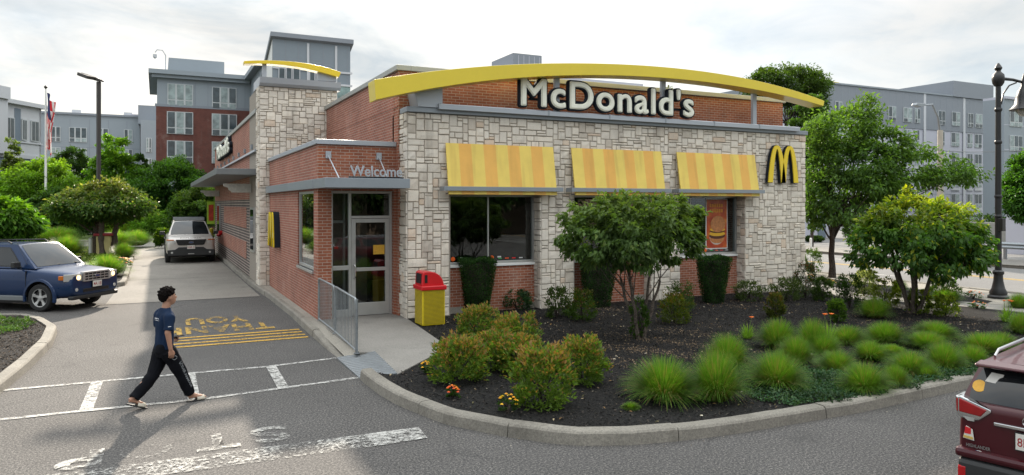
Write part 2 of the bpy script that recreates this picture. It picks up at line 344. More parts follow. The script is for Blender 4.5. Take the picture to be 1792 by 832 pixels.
def tree(name,label,cat,loc,blobs,nclump,per,cr,leaf,base,tip,trunk,group=None,droop=.3,bark='bark',tip_h=.6,tipmax=.8,shell=.5,parts=True,branches=14,stems=1,var=.3,fold=.25):
    """blobs in local coords; trunk=(radius,height,lean)"""
    t=thing(name,label,cat,loc,0,group)
    c,P,cl=crown_pts(blobs,nclump,per,cr,shell); n=len(P)
    zs=P[:,2]; z0,z1=zs.min(),zs.max(); hh=(zs-z0)/(z1-z0+1e-6)
    ctr=np.array([np.average([b[i] for b in blobs],weights=[b[3]*b[4]*b[5] for b in blobs]) for i in range(3)])
    out=P-ctr; out/=np.linalg.norm(out,axis=1)[:,None]+1e-6
    D=out*.7+unit(n)*.8; D[:,2]-=droop
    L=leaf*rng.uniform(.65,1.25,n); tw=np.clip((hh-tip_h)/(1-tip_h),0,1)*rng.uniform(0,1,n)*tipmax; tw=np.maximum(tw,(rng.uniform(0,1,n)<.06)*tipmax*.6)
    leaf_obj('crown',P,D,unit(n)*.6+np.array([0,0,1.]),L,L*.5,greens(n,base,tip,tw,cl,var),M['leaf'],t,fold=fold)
    r,h,lean=trunk; mb=MB(); rr=random.Random(int(abs(loc[0]*71+loc[1]*37))%999)
    tops=[]
    for s in range(stems):
        a=2*PI*s/max(stems,1)+.5; sp=(.0 if stems==1 else 1.); base_p=Vector((math.cos(a)*r*1.4*sp,math.sin(a)*r*1.4*sp,-.05))
        end=Vector((math.cos(a)*lean*sp+(lean if stems==1 else 0),math.sin(a)*lean*sp,h)); pts=[];rs=[]
        for k in range(7):
            q=k/6; p=base_p.lerp(end,q)+Vector((rr.uniform(-1,1),rr.uniform(-1,1),0))*r*.5*math.sin(PI*q); pts.append(p); rs.append(r*(1.25 if k==0 else 1)*(1-.45*q))
        mb.tube(pts,rs,8); tops.append((pts,rs))
    idx=rng.choice(len(c),min(branches,len(c)),replace=False)
    for k,i in enumerate(idx):
        tgt=Vector(c[i]); pts0,rs0=min(tops,key=lambda q:(q[0][-1].xy-tgt.xy).length); j=rr.randint(4,6) if stems>1 else rr.randint(3,6); st=pts0[j]
        mid=st.lerp(tgt,.5)+Vector((0,0,-.08*(tgt-st).length)); rb=rs0[j]*.45
        mb.tube([st,st.lerp(mid,.5)+Vector((rr.uniform(-.05,.05),)*3),mid,mid.lerp(tgt,.55),tgt],[rb,rb*.8,rb*.6,rb*.4,rb*.15],5)
    mb.obj('trunk',M[bark],t,smooth=True,world=False)
    return t
def bush(name,label,cat,loc,w,h,n,leaf,base,tip,tipw=.5,group=None,shape='round',mat='leaf',up=.5,holes=.0,tip_h=.55,flowers=None,par=None,var=.22):
    t=thing(name,label,cat,loc,0,group); rw=w/2
    nc=max(14,int(n/22)); 
    d=unit(nc)
    r=rng.uniform(.35,1,nc)**.6; bump=(1+.20*np.sin(d[:,0]*7+loc[0]*9)*np.cos(d[:,1]*6+loc[1]*5))*rng.uniform(.88,1.1,nc)
    c=d*r[:,None]*bump[:,None]*np.array([rw*.85,rw*.85,h*.80]); c[:,2]+=h*.08
    tz=rng.uniform(.04,.90,nc); pr_=np.sqrt(np.clip(1-((tz-.40)/.60)**2,.04,1)); an=rng.uniform(0,2*PI,nc); rd=rng.uniform(.25,1,nc)**.45*pr_*bump*.80
    c=np.stack([np.cos(an)*rd*rw,np.sin(an)*rd*rw,tz*h],1)
    P=np.repeat(c,n//nc,0); m=len(P); P=P+unit(m)*rng.uniform(0,.24,m)[:,None]*np.array([rw,rw,h*.5]); P[:,2]=np.maximum(P[:,2],.02)
    out=P/np.array([rw,rw,h]); q=np.linalg.norm(out,axis=1); D=P/np.array([rw,rw,h])*.8+unit(m)*.7; D[:,2]+=up
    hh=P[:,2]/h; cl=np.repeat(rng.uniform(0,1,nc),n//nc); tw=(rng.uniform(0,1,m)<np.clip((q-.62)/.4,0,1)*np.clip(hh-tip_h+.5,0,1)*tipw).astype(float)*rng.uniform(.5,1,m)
    L=leaf*rng.uniform(.6,1.3,m)
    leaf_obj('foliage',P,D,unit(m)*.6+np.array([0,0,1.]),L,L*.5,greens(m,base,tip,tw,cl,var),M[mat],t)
    mb=MB(); rr=random.Random(3)
    for k in range(7):
        a=rr.uniform(0,2*PI); e=Vector((math.cos(a)*rw*.5,math.sin(a)*rw*.5,h*.6)); mb.tube([(0,0,-.02),e*.5+Vector((0,0,.03)),e],[.012,.009,.004],5)
    mb.obj('stems',M['bark_dark'],t,smooth=True,world=False)
    if flowers:
        k,cols,rad=flowers; fb=MB()
        for i in range(k):
            a=rr.uniform(0,2*PI); ph=rr.uniform(.2,1.3); p=Vector((math.cos(a)*math.cos(ph)*rw*.95,math.sin(a)*math.cos(ph)*rw*.95,h*(.15+.85*math.sin(ph))+.01)); c3=cols[i%len(cols)]
            for s in range(2):
                ring=[p+Vector((math.cos(b)*rad*(1-.35*s)*(1 if int(b*100)%2 else .8),math.sin(b)*rad*(1-.35*s),rad*(.15+.3*s))) for b in [2*PI*j/9 for j in range(9)]]
                fb.add(ring+[p+Vector((0,0,rad*(.45+.2*s)))],[(j,(j+1)%9,9) for j in range(9)],0,c3)
        fb.obj('flowers',M['petal'],t,world=False)
    return t
def mat_petal():
    t=NT('petal'); a=t.n('ShaderNodeAttribute'); a.attribute_name='col'; n=t.noise(t.objc(),60,2)
    return t.done(t.bsdf(t.mix(a.outputs['Color'],t.ramp(n,[(.3,(.8,.8,.8)),(.7,(1.1,1.1,1.1))]),1.,'MULTIPLY'),.6))
M['petal']=mat_petal()
def grass_mesh(name,w,h,n,base,tip,dry=.12,seed=1,droop=1.,bw=.007):
    g=np.random.default_rng(seed); a=g.uniform(0,2*PI,n); u=g.uniform(0,1,n); L=g.uniform(.78,1.12,n)
    th=R(86)-R(72)*u**.8+g.normal(0,.06,n); bx=np.cos(a)*u**.5*w*.16; by=np.sin(a)*u**.5*w*.16
    S=6; co=np.zeros((n,S,2,3)); side=np.stack([-np.sin(a),np.cos(a),np.zeros(n)],1)
    for k in range(S):
        q=k/(S-1); x=L*w*.40*q*(np.cos(th)+.10*q); z=h*L*(q*(np.sin(th)*.9+.35*np.cos(th))-(.10+.36*np.cos(th)*droop)*q**2.2)
        c=np.stack([bx+np.cos(a)*x,by+np.sin(a)*x,np.maximum(z,.012)],1); wd=bw*(1-q*.85)
        co[:,k,0]=c-side*wd/2; co[:,k,1]=c+side*wd/2
    me=bpy.data.meshes.new(name); me.vertices.add(n*S*2); me.vertices.foreach_set('co',co.ravel())
    nf=n*(S-1); me.loops.add(nf*4); me.polygons.add(nf); b=(np.arange(n)*S*2)[:,None]+(np.arange(S-1)*2)[None,:]
    idx=np.stack([b,b+1,b+3,b+2],2).ravel(); me.loops.foreach_set('vertex_index',idx.astype(np.int32)); me.polygons.foreach_set('loop_start',(np.arange(nf)*4).astype(np.int32)); me.update(calc_edges=True)
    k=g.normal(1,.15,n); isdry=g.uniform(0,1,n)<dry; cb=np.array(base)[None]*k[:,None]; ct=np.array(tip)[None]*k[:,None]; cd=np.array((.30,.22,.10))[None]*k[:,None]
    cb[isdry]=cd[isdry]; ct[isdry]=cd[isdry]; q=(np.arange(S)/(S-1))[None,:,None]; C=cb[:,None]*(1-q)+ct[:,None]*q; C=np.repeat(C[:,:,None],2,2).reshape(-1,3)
    at=me.color_attributes.new('col','FLOAT_COLOR','POINT'); at.data.foreach_set('color',np.concatenate([C,np.ones((len(C),1))],1).ravel()); me.materials.append(M['leaf_thin']); return me
# ================= GROUND, ROADS =================
def sheet(name,poly,z,mat,kind='structure',zb=None,holes=None):
    mb=MB()
    if zb is None: mb.add([(x,y,z) for x,y in poly],[tuple(range(len(poly)))])
    else: mb.prism(poly,zb,z)
    o=mb.obj(name,mat,kind=kind)
    b=bmesh.new(); b.from_mesh(o.data); bmesh.ops.triangulate(b,faces=[f for f in b.faces if len(f.verts)>4]); 
    for f in b.faces:
        if f.normal.z<0 and zb is None: f.normal_flip()
    b.to_mesh(o.data); b.free(); return o
sheet('ground',[(-700,-300),(700,-300),(700,900),(-700,900)],-.03,M['far'])
sheet('parking_lot',[(-45,-30),(22.5,-30),(22.5,60),(-45,60)],0,M['asphalt'])
sheet('road',[(22.62,-60),(32.7,-60),(32.7,90),(22.62,90)],.004,M['street'])
sheet('drive_lane',[(-1.25,22.47),(2.76,22.47),(2.76,60),(-9,60),(-6,50),(-1.2,42),(-.9,30),(-1.1,27.3)],.006,M['lane'])
sheet('paved_lot',[(36.2,5),(75,5),(75,90),(36.2,90)],.06,M['street'],zb=-.2)
sheet('far_sidewalk',[(32.95,-20),(36.2,-20),(36.2,90),(32.95,90)],.13,M['walk'],zb=-.2)
# road paint
def strip(mb,a,b,w,z):
    a=Vector(a);b=Vector(b); d=(b-a).normalized(); n=Vector((-d.y,d.x))*w/2
    mb.add([(*(a+n),z),(*(a-n),z),(*(b-n),z),(*(b+n),z)],[(0,1,2,3)])
def paintobj(name,segs,w,mat,z=.010,label=None,cat='road paint',group=None):
    mb=MB()
    for a,b in segs: strip(mb,a,b,w,z)
    return mb.obj(name,mat,kind='structure',fixn=False) if False else struct(name,mb,mat)
paintobj('crosswalk_markings',[((-9,12.95),(0.42,12.76)),((.42,12.76),(1.68,12.70)),((1.68,12.70),(2.86,12.86)),((-9,11.2),(-.9,11.07)),((-.9,11.07),(.55,10.99)),((.55,10.99),(2.85,11.26))],.10,M['wpaint'])
paintobj('crosswalk_bars',[((-.82,12.72),(-.84,11.08)),((.48,12.7),(.47,11.02)),((1.73,12.70),(1.69,11.06)),((-2.1,12.8),(-2.1,11.1)),((-3.4,12.85),(-3.4,11.1))],.16,M['wpaint'],.014)
paintobj('yellow_stop_lines',[((.12,y+.0),(2.80,y)) for y in (16.17,15.85,15.50,15.17)],.12,M['ypaint'])
paintobj('stop_bar',[((-2.6,8.46),(2.25,8.22))],.46,M['wpaint_old'])
mb=MB(); mb.add([(2.22,8.45,.014),(2.22,7.98,.014),(2.84,7.99,.014),(2.88,8.42,.014)],[(0,1,2,3)]); struct('fresh_stop_bar_patch',mb,M['wpaint'])
paintobj('road_centre_line',[((27.72,-60),(27.72,90)),((28.0,-60),(28.0,90))],.11,paint('lane_yellow',(.50,.32,.05),.8,var=.25,scale=12),.009)
paintobj('road_lane_dashes',[((25.1,y),(25.1,y+1.5)) for y in range(-6,60,6)]+[((30.3,y),(30.3,y+1.5)) for y in range(-6,60,6)],.12,paint('lane_white',(.5,.5,.48),.8,var=.3,scale=12),.009)
for ch_,x_,w_,mt_ in (('S',1.42,.42,'wpaint_stop'),('T',.86,.46,'wpaint_stop'),('O',.16,.52,'wpaint_faint'),('P',-.52,.44,'wpaint_stop')):
    o,_=text_on('stop_lettering',ch_,(x_,9.26,.012),(-1,0,0),(0,-1,0),w_,.60,M[mt_],offset=.03); o['kind']='structure'
o,_=text_on('thank_lettering','THANK',(2.35,17.55,.012),(-1,.0,0),(0,-1,0),2.3,1.0,M['ypaint_old'],offset=.035,space=1.08); o['kind']='structure'
o,_=text_on('you_lettering','YOU',(1.95,18.85,.012),(-1,.0,0),(0,-1,0),1.35,1.05,M['ypaint_old'],offset=.035,space=1.08); o['kind']='structure'
# tar seams and manhole-like patch of older asphalt
mb=MB()
for a,b in (((-6,22.4),(2.75,22.44)),((-1.0,29.2),(2.75,29.25)),((-1.2,36),(2.75,36.05))): strip(mb,a,b,.035,.011)
struct('pavement_joints',mb,paint('joint_tar',(.03,.03,.03),.9))
# kerbs: stones swept along a polyline (road-side foot), top on its left
def kerb(name,pts,w=.17,h=.15,block=1.9,batter=.03,mat=None,closed=False,drop=None):
    P=[Vector(p) for p in pts]
    # resample
    L=[0]; 
    for a,b in zip(P,P[1:]): L.append(L[-1]+(b-a).length)
    def at(s):
        for i in range(len(P)-1):
            if s<=L[i+1] or i==len(P)-2: return P[i].lerp(P[i+1],(s-L[i])/(L[i+1]-L[i]))
    mb=MB(); tot=L[-1]; nb=max(1,round(tot/block)); rr=random.Random(len(pts)+int(tot*7))
    cuts=[tot*k/nb+(rr.uniform(-.25,.25) if 0<k<nb else 0) for k in range(nb+1)]
    for k in range(nb):
        s0,s1=cuts[k]+.006,cuts[k+1]-.006; m=max(2,int((s1-s0)/.28)); jig=rr.uniform(-.008,.008); tl=rr.uniform(-.006,.008)
        rings=[]
        for j in range(m+1):
            s=s0+(s1-s0)*j/m; p=at(s); d=(at(min(s+.15,tot))-at(max(s-.15,0))).normalized(); n=Vector((-d.y,d.x))
            hh=h+tl+rr.uniform(-.003,.003)
            if drop: hh*=max(.08,min(1,(s-drop[0])/drop[1])) if drop[1]>0 else max(.08,min(1,(tot-s-drop[0])/-drop[1]))
            prof=[(jig,-.05),(jig+batter*.7,hh-.03),(jig+batter+.012,hh-.008),(jig+batter+.035,hh),(w,hh),(w,-.05)]
            rings.append([(p.x+n.x*a,p.y+n.y*a,b) for a,b in prof])
        vs=[q for r in rings for q in r]; q=6; fs=[(j*q+i,j*q+(i+1)%q,(j+1)*q+(i+1)%q,(j+1)*q+i) for j in range(m) for i in range(q)]
        fs+=[tuple(range(q)),tuple(range(m*q,m*q+q))]; mb.add(vs,fs)
    o=mb.obj(name,mat or M['kerb'],kind='structure',smooth=False); return o
bedk=[(2.85,11.2),(2.84,10.9),(2.86,10.2),(2.93,9.5),(3.2,8.45),(3.66,7.68),(4.19,7.05),(4.8,6.76),(5.5,6.6),(6.2,6.52),(8.28,6.46),(10.85,6.6),(14,7.0),(17,7.9),(18.9,9.1)]
kerb('bed_kerb',bedk,w=.2)
bed=[(3.31,10.68),(3.06,11.0),(3.06,10.2),(3.12,9.5),(3.38,8.55),(3.82,7.82),(4.3,7.22),(4.86,6.94),(5.52,6.79),(6.2,6.71),(8.28,6.65),(10.85,6.79),(13.96,7.19),(16.9,8.08),(18.75,9.25),(18.75,10.1),(18.2,12.2),(17.35,13.3),(17.35,14.2),(18.5,16.2),(18.9,19),(18.9,44),(17.5,44),(17.5,16.3),(5.2,16.3),(5.12,16.0),(4.78,12.3)]
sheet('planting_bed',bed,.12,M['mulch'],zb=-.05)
sheet('entrance_walk',[(3.31,10.68),(4.78,12.3),(5.14,16.0),(5.14,16.9),(3.2,16.9),(3.2,12.52),(3.46,12.47)],.138,M['walk'],zb=-.05)
sheet('garden_path',[(18.75,8.9),(20.3,9.3),(19.5,11.3),(19.25,12.7),(18.3,13.35),(18.3,14.3),(19.2,16.0),(19.6,19),(19.6,44),(18.9,44),(18.9,19),(18.5,16.2),(17.35,14.2),(17.35,13.3),(18.2,12.2),(18.75,10.1)],.135,M['walk'],zb=-.05)
sheet('street_planting_strip',[(19.5,11.4),(20.1,11.6),(20.75,13),(20.9,15.2),(21.0,17),(21.0,44),(19.6,44),(19.6,19),(19.2,16.0),(18.3,14.3),(18.3,13.35),(19.25,12.7)],.125,M['mulch'],zb=-.05)
sheet('sidewalk',[(20.3,9.3),(21.6,8.0),(22.35,12),(22.45,16),(22.45,44),(21.0,44),(21.0,17),(20.9,15.2),(20.75,13),(20.1,11.6),(19.5,11.4),(19.5,11.3)],.14,M['concrete'],zb=-.05)
kerb('street_kerb',[(22.62,90),(22.62,16),(22.55,12),(21.8,8.0)],w=-.17 if False else .17,h=.15)
kerb('far_street_kerb',[(32.75,-20),(32.75,90)][::-1] if False else [(32.75,90),(32.75,-20)][::-1],w=-.2,h=.14)
kerb('building_kerb',[(2.82,44.5),(2.80,26),(2.90,22),(2.93,18),(2.88,15.4),(2.87,14.2),(2.86,13.0),(2.86,12.9)],w=.15,h=.15,block=2.4,drop=(0,-2.3))
sheet('building_apron',[(2.95,44.5),(2.95,26),(3.03,22),(3.06,18),(3.03,15.4),(3.25,15.4),(3.25,16.5),(3.3,24.3),(3.0,25),(3.0,44.5)],.140,M['concrete'],zb=-.05)
# left island and left bed
isl=[(-1.55,28.9),(-1.32,27.55),(-1.08,27.2),(-.92,28.0),(-.95,31),(-.98,38),(-1.05,43.5),(-2.2,49),(-5,52.5),(-14,54.5)]
kerb('island_kerb',[(-14,30.0),(-6,29.4),(-2.2,28.6),(-1.5,27.35),(-1.17,27.05),(-.95,27.3),(-.9,28.2),(-.93,31),(-.97,38),(-1.02,43.5),(-2.1,49),(-5,52.7),(-14,54.8)],w=.17)
sheet('island_bed',[(-14,30.1),(-6,29.6),(-2.1,28.8),(-1.4,27.5),(-1.15,27.3),(-1.06,28.2),(-1.1,31),(-1.15,38),(-1.2,43.5),(-2.3,48.9),(-5.1,52.5),(-14,54.6)],.12,M['lawn'],zb=-.05)
sheet('island_mulch',[(-1.9,28.9),(-1.3,27.7),(-1.12,27.6),(-1.07,28.2),(-1.11,31),(-1.16,38),(-1.22,42),(-1.9,40),(-2.0,33)],.126,M['mulch'])
kerb('left_bed_kerb',[(-2.05,12.4),(-1.98,13.1),(-1.87,14.6),(-1.80,16.4),(-1.9,18.2),(-2.3,19.6),(-2.75,20.45),(-3.4,20.75),(-9,20.9)][::1],w=.2,h=.15)
sheet('left_bed',[(-2.3,12.3),(-2.17,13.1),(-2.06,14.6),(-1.99,16.4),(-2.09,18.15),(-2.46,19.45),(-2.85,20.25),(-3.42,20.54),(-9,20.7),(-9,12.3)],.12,M['mulch'],zb=-.05)
kerb('far_lot_kerb',[(-60,62),(-6,60),(5,60)],w=.2)
sheet('far_lawn',[(-60,62.2),(5,60.2),(5,74),(-60,74)],.12,M['lawn'],zb=-.05)
sheet('far_lane',[(-60,74.3),(40,74.3),(40,80),(-60,80)],.02,M['street'])
# metal ramp plate
t=thing('ramp_plate','ribbed grey metal ramp plate at the foot of the entrance walk','ramp',(2.83,11.6,.0))
mb=MB(); mb.add([(2.87,12.87,.018),(3.46,12.50,.146),(3.32,10.70,.146),(2.86,11.22,.018),(2.87,12.87,-.02),(3.46,12.50,-.02),(3.32,10.70,-.02),(2.86,11.22,-.02)],[(0,1,2,3),(4,5,6,7),(0,1,5,4),(1,2,6,5),(2,3,7,6),(3,0,4,7)]); 
mb.obj('plate',M['galv'],t)
mb=MB()
for k in range(13):
    f=(k+.3)/13.5; a=Vector((2.89,12.84)).lerp(Vector((2.88,11.24)),f); b=Vector((3.45,12.48)).lerp(Vector((3.32,10.74)),f); za,zb=.022,.147
    mb.add([(a.x,a.y,za),(a.x,a.y-.04,za),(a.x,a.y-.02,za+.012),(b.x,b.y,zb),(b.x,b.y-.04,zb),(b.x,b.y-.02,zb+.012)],[(0,1,4,3),(1,2,5,4),(2,0,3,5)])
mb.obj('ribs',M['grey_dark'],t)
# mulch chips
def inpoly(x,y,poly):
    c=np.zeros(len(x),bool); n=len(poly)
    for i in range(n):
        x1,y1=poly[i];x2,y2=poly[(i+1)%n]
        k=((y1>y)!=(y2>y))&(x<(x2-x1)*(y-y1)/((y2-y1) if y2!=y1 else 1e-9)+x1); c^=k
    return c
def chips(name,poly,n,z,cols,bias=None,L=.035):
    xs=[p[0] for p in poly];ys=[p[1] for p in poly]; x=rng.uniform(min(xs),max(xs),n);y=rng.uniform(min(ys),max(ys),n); k=inpoly(x,y,poly); x,y=x[k],y[k]; m=len(x)
    P=np.stack([x,y,np.full(m,z)+rng.uniform(-.004,.016,m)],1); D=unit(m); D[:,2]*=.35
    C=np.array(cols)[rng.integers(0,len(cols),m)]*rng.uniform(.6,1.5,(m,1))
    if bias is not None:
        b=np.zeros(m)
        for bx,by,br,s in bias: b=np.maximum(b,s*np.exp(-((x-bx)**2+((y-by))**2)/br**2)*(.5+.5*np.sin(x*5+y*3)))
        q=rng.uniform(0,1,m)<b; C[q]=np.array((.20,.145,.095))[None]*rng.uniform(.6,1.5,(q.sum(),1))
    l=L*rng.uniform(.4,1.4,m); return leaf_obj(name,P,D,unit(m)*.5+np.array([0,0,1.]),l,l*.45,C,M['chip'],kind='stuff',fold=.1)
near=[p for p in bed[:14]]+[(17.2,14),(17.2,16.1),(5.3,16.0),(4.78,12.3)]
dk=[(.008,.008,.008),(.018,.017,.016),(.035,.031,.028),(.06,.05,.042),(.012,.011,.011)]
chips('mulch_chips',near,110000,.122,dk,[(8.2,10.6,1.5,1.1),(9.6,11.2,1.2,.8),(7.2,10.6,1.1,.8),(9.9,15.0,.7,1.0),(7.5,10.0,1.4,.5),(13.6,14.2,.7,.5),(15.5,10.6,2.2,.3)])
chips('leaf_litter',near,900,.134,[(.30,.24,.15),(.42,.38,.30),(.20,.12,.05),(.10,.09,.04)],L=.05)
chips('kerbside_grit',[(2.6,11.0),(2.7,9.5),(3.0,8.2),(3.6,7.3),(4.6,6.5),(6.2,6.25),(8.3,6.2),(10.8,6.35),(10.8,6.58),(8.3,6.44),(6.2,6.5),(4.8,6.72),(3.66,7.64),(3.2,8.4),(2.9,9.5),(2.82,11.0)],1500,.004,[(.30,.27,.22),(.03,.028,.025),(.16,.12,.07)],L=.02)
chips('mulch_chips',[(-2.3,12.3),(-2.17,13.1),(-2.06,14.6),(-1.99,16.4),(-2.09,18.15),(-2.46,19.45),(-2.85,20.25),(-6,20.5),(-6,12.3)],22000,.122,[(.03,.022,.016),(.06,.045,.032),(.10,.075,.055)],L=.045)
# ================= RESTAURANT =================
Rb=thing('restaurant_building','red brick and pale stone fast food restaurant with yellow roof arch and striped awnings','restaurant',(5.12,15.74,.12))
def part(name,mb,mat,parent=None,**k): return mb.obj(name,mat,parent or Rb,**k)
def ashlar(mb,X0,X1,Z0,Z1,blocked,plane,face,cell=.068,seed=1,depth=.05):
    """random coursed stones on a wall rectangle; plane(u,z,d)->world"""
    rr=random.Random(seed); nx=int(round((X1-X0)/cell)); nz=int(round((Z1-Z0)/cell)); cx=(X1-X0)/nx; cz=(Z1-Z0)/nz
    occ=[[blocked(X0+(i+.5)*cx,Z0+(j+.5)*cz) for i in range(nx)] for j in range(nz)]
    for j in range(nz):
        for i in range(nx):
            if occ[j][i]: continue
            w=rr.choice((2,2,3,3,4,4,5,6,7)); h=rr.choice((1,1,2,2,2,3,3,4)); 
            if h==4: w=min(w,3)
            if h==1: w=max(w,3)
            w0=0
            while w0<w and i+w0<nx and not occ[j][i+w0]: w0+=1
            rest=0
            while i+w0+rest<nx and not occ[j][i+w0+rest] and rest<2: rest+=1
            if rest==1 and w0>=1: w0+=1
            h0=1
            while h0<h and j+h0<nz and all(not occ[j+h0][i+k] for k in range(w0)): h0+=1
            for a in range(h0):
                for b in range(w0): occ[j+a][i+b]=True
            a0,a1=X0+i*cx+.0045,X0+(i+w0)*cx-.0045; b0,b1=Z0+j*cz+.0045,Z0+(j+h0)*cz-.0045; d=rr.uniform(.022,.048); e=.012
            t=rr.random(); base=(.71,.65,.565) if t<.6 else ((.76,.69,.59) if t<.82 else ((.58,.515,.435) if t<.955 else (.67,.54,.42)))
            k=rr.uniform(.9,1.08); col=(base[0]*k,base[1]*k,base[2]*k,1)
            jit=lambda: rr.uniform(-.004,.004)
            vs=[plane(a0,b0,0),plane(a1,b0,0),plane(a1,b1,0),plane(a0,b1,0)]
            m=max(1,int((a1-a0)/.09)); q=max(1,int((b1-b0)/.09)); g=[]
            for jj in range(q+1):
                for ii in range(m+1):
                    ed=(ii in(0,m))or(jj in(0,q)); u=a0+e+(a1-a0-2*e)*ii/m; v=b0+e+(b1-b0-2*e)*jj/q
                    g.append(plane(u+jit(),v+jit(),d-(.006 if ed else 0)+rr.uniform(-.006,.006)))
            n=4; vs+=g; F=[(n+jj*(m+1)+ii,n+jj*(m+1)+ii+1,n+(jj+1)*(m+1)+ii+1,n+(jj+1)*(m+1)+ii) for jj in range(q) for ii in range(m)]
            bl=[n+ii for ii in range(m+1)]; tl=[n+q*(m+1)+ii for ii in range(m+1)]; le=[n+jj*(m+1) for jj in range(q+1)]; ri=[n+jj*(m+1)+m for jj in range(q+1)]
            F+=[tuple([0,1]+bl[::-1]),tuple([3,2]+tl[::-1])[::-1],tuple([0,3]+le[::-1])[::-1],tuple([1,2]+ri[::-1])]
            mb.add(vs,F,0,col)
def pl_front(Y): return lambda u,z,d:(u,Y-d,z)
def pl_left(X): return lambda u,z,d:(X-d,u,z)
WIN=[(6.17,8.59),(9.56,12.0),(12.95,15.35)]; WZ0,WZ1=1.28,2.98; YF=15.74; YW=16.10
inwin=lambda u,z:any(a<u<b for a,b in WIN) and z<WZ1
st=MB(); ashlar(st,5.12,17.77,.13,4.84,inwin,pl_front(YF+.03),0,seed=3)
for x in (8.59,12.0,15.35): ashlar(st,YF+.0,YW+.0,.13,WZ1,lambda u,z:False,pl_left(x+.0),0,seed=int(x*9)) if x>0 else None
for x in (8.59,12.0,15.35): pass
ashlar(st,YF+.0,16.24,.13,4.84,lambda u,z:False,pl_left(5.12),0,seed=5)
# tower front and its left return
ashlar(st,2.95,5.42,.13,6.52,lambda u,z:u>3.3 and z<3.9,pl_front(24.2),0,seed=8); ashlar(st,24.2,24.85,.13,6.52,lambda u,z:False,pl_left(2.95),0,seed=9)
part('stone_cladding',st,M['stone'])
sheet_=MB(); sheet_.add([(3.0,15.4,.139),(3.25,15.4,.139),(3.22,12.5,.139),(3.005,12.78,.03),(3.0,14.0,.085)],[(0,1,2,3,4)]); sheet_.obj('building_apron',M['concrete'],kind='structure')
mo=MB()
def back(mb,x0,x1,y0,y1,z0,z1): mb.box(x0,x1,y0,y1,z0,z1)
back(mo,5.14,6.17,YF+.025,16.3,.1,2.98); back(mo,8.60,9.56,YF+.025,16.3,.1,2.98); back(mo,12.01,12.95,YF+.025,16.3,.1,2.98); back(mo,15.36,17.75,YF+.025,16.3,.1,2.98)
back(mo,5.14,17.75,YF+.025,16.3,2.985,4.84); part('stone_backing',mo,M['mortar']); mo=MB(); back(mo,2.955,5.4,24.205,27.0,.1,6.52); part('tower_wall',mo,M['mortar']); mo=MB(); back(mo,17.3,17.752,16.3,17.2,.1,4.84)
part('stone_backing',mo,M['mortar'])
br=MB()
for a,b in WIN: br.box(a+.001,b-.001,YW-.02,YW+.22,.1,WZ0-.06)
br.box(5.07,17.34,16.24,16.6,4.85,5.86); br.box(5.06,5.11,16.24,16.7,.1,4.85)  # sign wall, pier by the door
part('front_brick_wall',br,M['brick'])
for a,b in WIN: sl=MB(); sl.box(a+.01,b-.01,YW-.07,YW+.1,WZ0-.06,WZ0); part('window_sill',sl,M['white'],bevel=.006)
for a,b in ((6.18,6.6),(8.25,8.58),(11.6,11.99)): fl=MB(); fl.box(a,b,YW-.05,YW-.021,.12,.27); part('base_block',fl,M['concrete'])
sd=MB(); sd.box(5.06,5.2,16.605,24.2,4.0,5.86); sd.box(5.065,5.2,16.7,24.2,3.3,4.0); part('side_brick_wall',sd,M['brick_side'])
ld=MB(); ld.box(5.052,5.06,16.3,24.2,5.02,5.06); part('brick_ledge',ld,M['brick_side'])
lw=MB(); lw.box(2.96,3.3,24.86,43.9,2.9,5.74); part('lane_side_brick_wall',lw,M['brick_side'])
lw=MB(); lw.box(2.962,3.3,24.86,43.9,.1,2.9); part('lane_side_dark_brick_wall',lw,M['brick_dark'])
pn=MB(); pn.box(2.945,2.962,28.0,37.8,1.85,2.62); part('red_brick_panel',pn,M['brick_side']); pn=MB(); pn.box(2.945,2.962,28.0,41.5,.72,1.36); part('red_brick_panel',pn,M['brick_side'])
wd=MB(); wd.box(2.90,2.961,25.35,26.35,1.12,2.62); fw=part('lane_window',wd,M['alum']); wd=MB(); wd.box(2.893,2.90,25.42,26.28,1.2,2.55); part('pane',wd,M['carglass'],fw)
wd=MB(); wd.box(2.90,2.961,40.0,41.5,1.0,2.75); fw=part('lane_window',wd,M['alum']); wd=MB(); wd.box(2.893,2.90,40.1,41.4,1.1,2.65); part('pane',wd,M['carglass'],fw)
cp=MB()
cp.box(2.90,3.4,24.86,43.98,5.745,5.88); part('lane_side_coping',cp,M['coping'],bevel=.01)
cp=MB(); cp.box(5.0,5.35,16.18,24.2,5.865,5.99); cp.box(5.35,17.42,16.18,16.65,5.865,5.99); cp.box(17.05,17.42,16.65,30,5.865,5.99); part('parapet_coping',cp,M['coping'],bevel=.01)
eb=MB(); eb.box(17.06,17.34,16.6,43,.1,5.86); eb.box(3.3,17.06,43.5,43.9,.1,5.74); part('rear_brick_wall',eb,M['brick'])
rf=MB(); rf.box(5.2,17.06,16.6,43.5,5.1,5.2); rf.box(3.3,5.2,24.9,43.5,5.1,5.2); part('roof',rf,M['grey_dark'])
cp=MB(); cp.box(5.09,17.80,YF-.06,16.235,4.845,4.965); part('stone_coping',cp,M['grey_metal'],bevel=.008)
gt=MB(); gt.prism([(15.56,4.93),(15.56,5.035),(15.60,5.06),(15.70,5.06),(15.70,4.967),(15.675,4.93)],5.82,17.33,axis='x'); part('gutter',gt,M['grey_light'])
for x in (8.7,10.5,12.3,14.0,15.7): js=MB(); js.box(x-.02,x+.02,15.555,15.70,4.926,5.064); part('gutter_joint',js,M['grey_metal'])
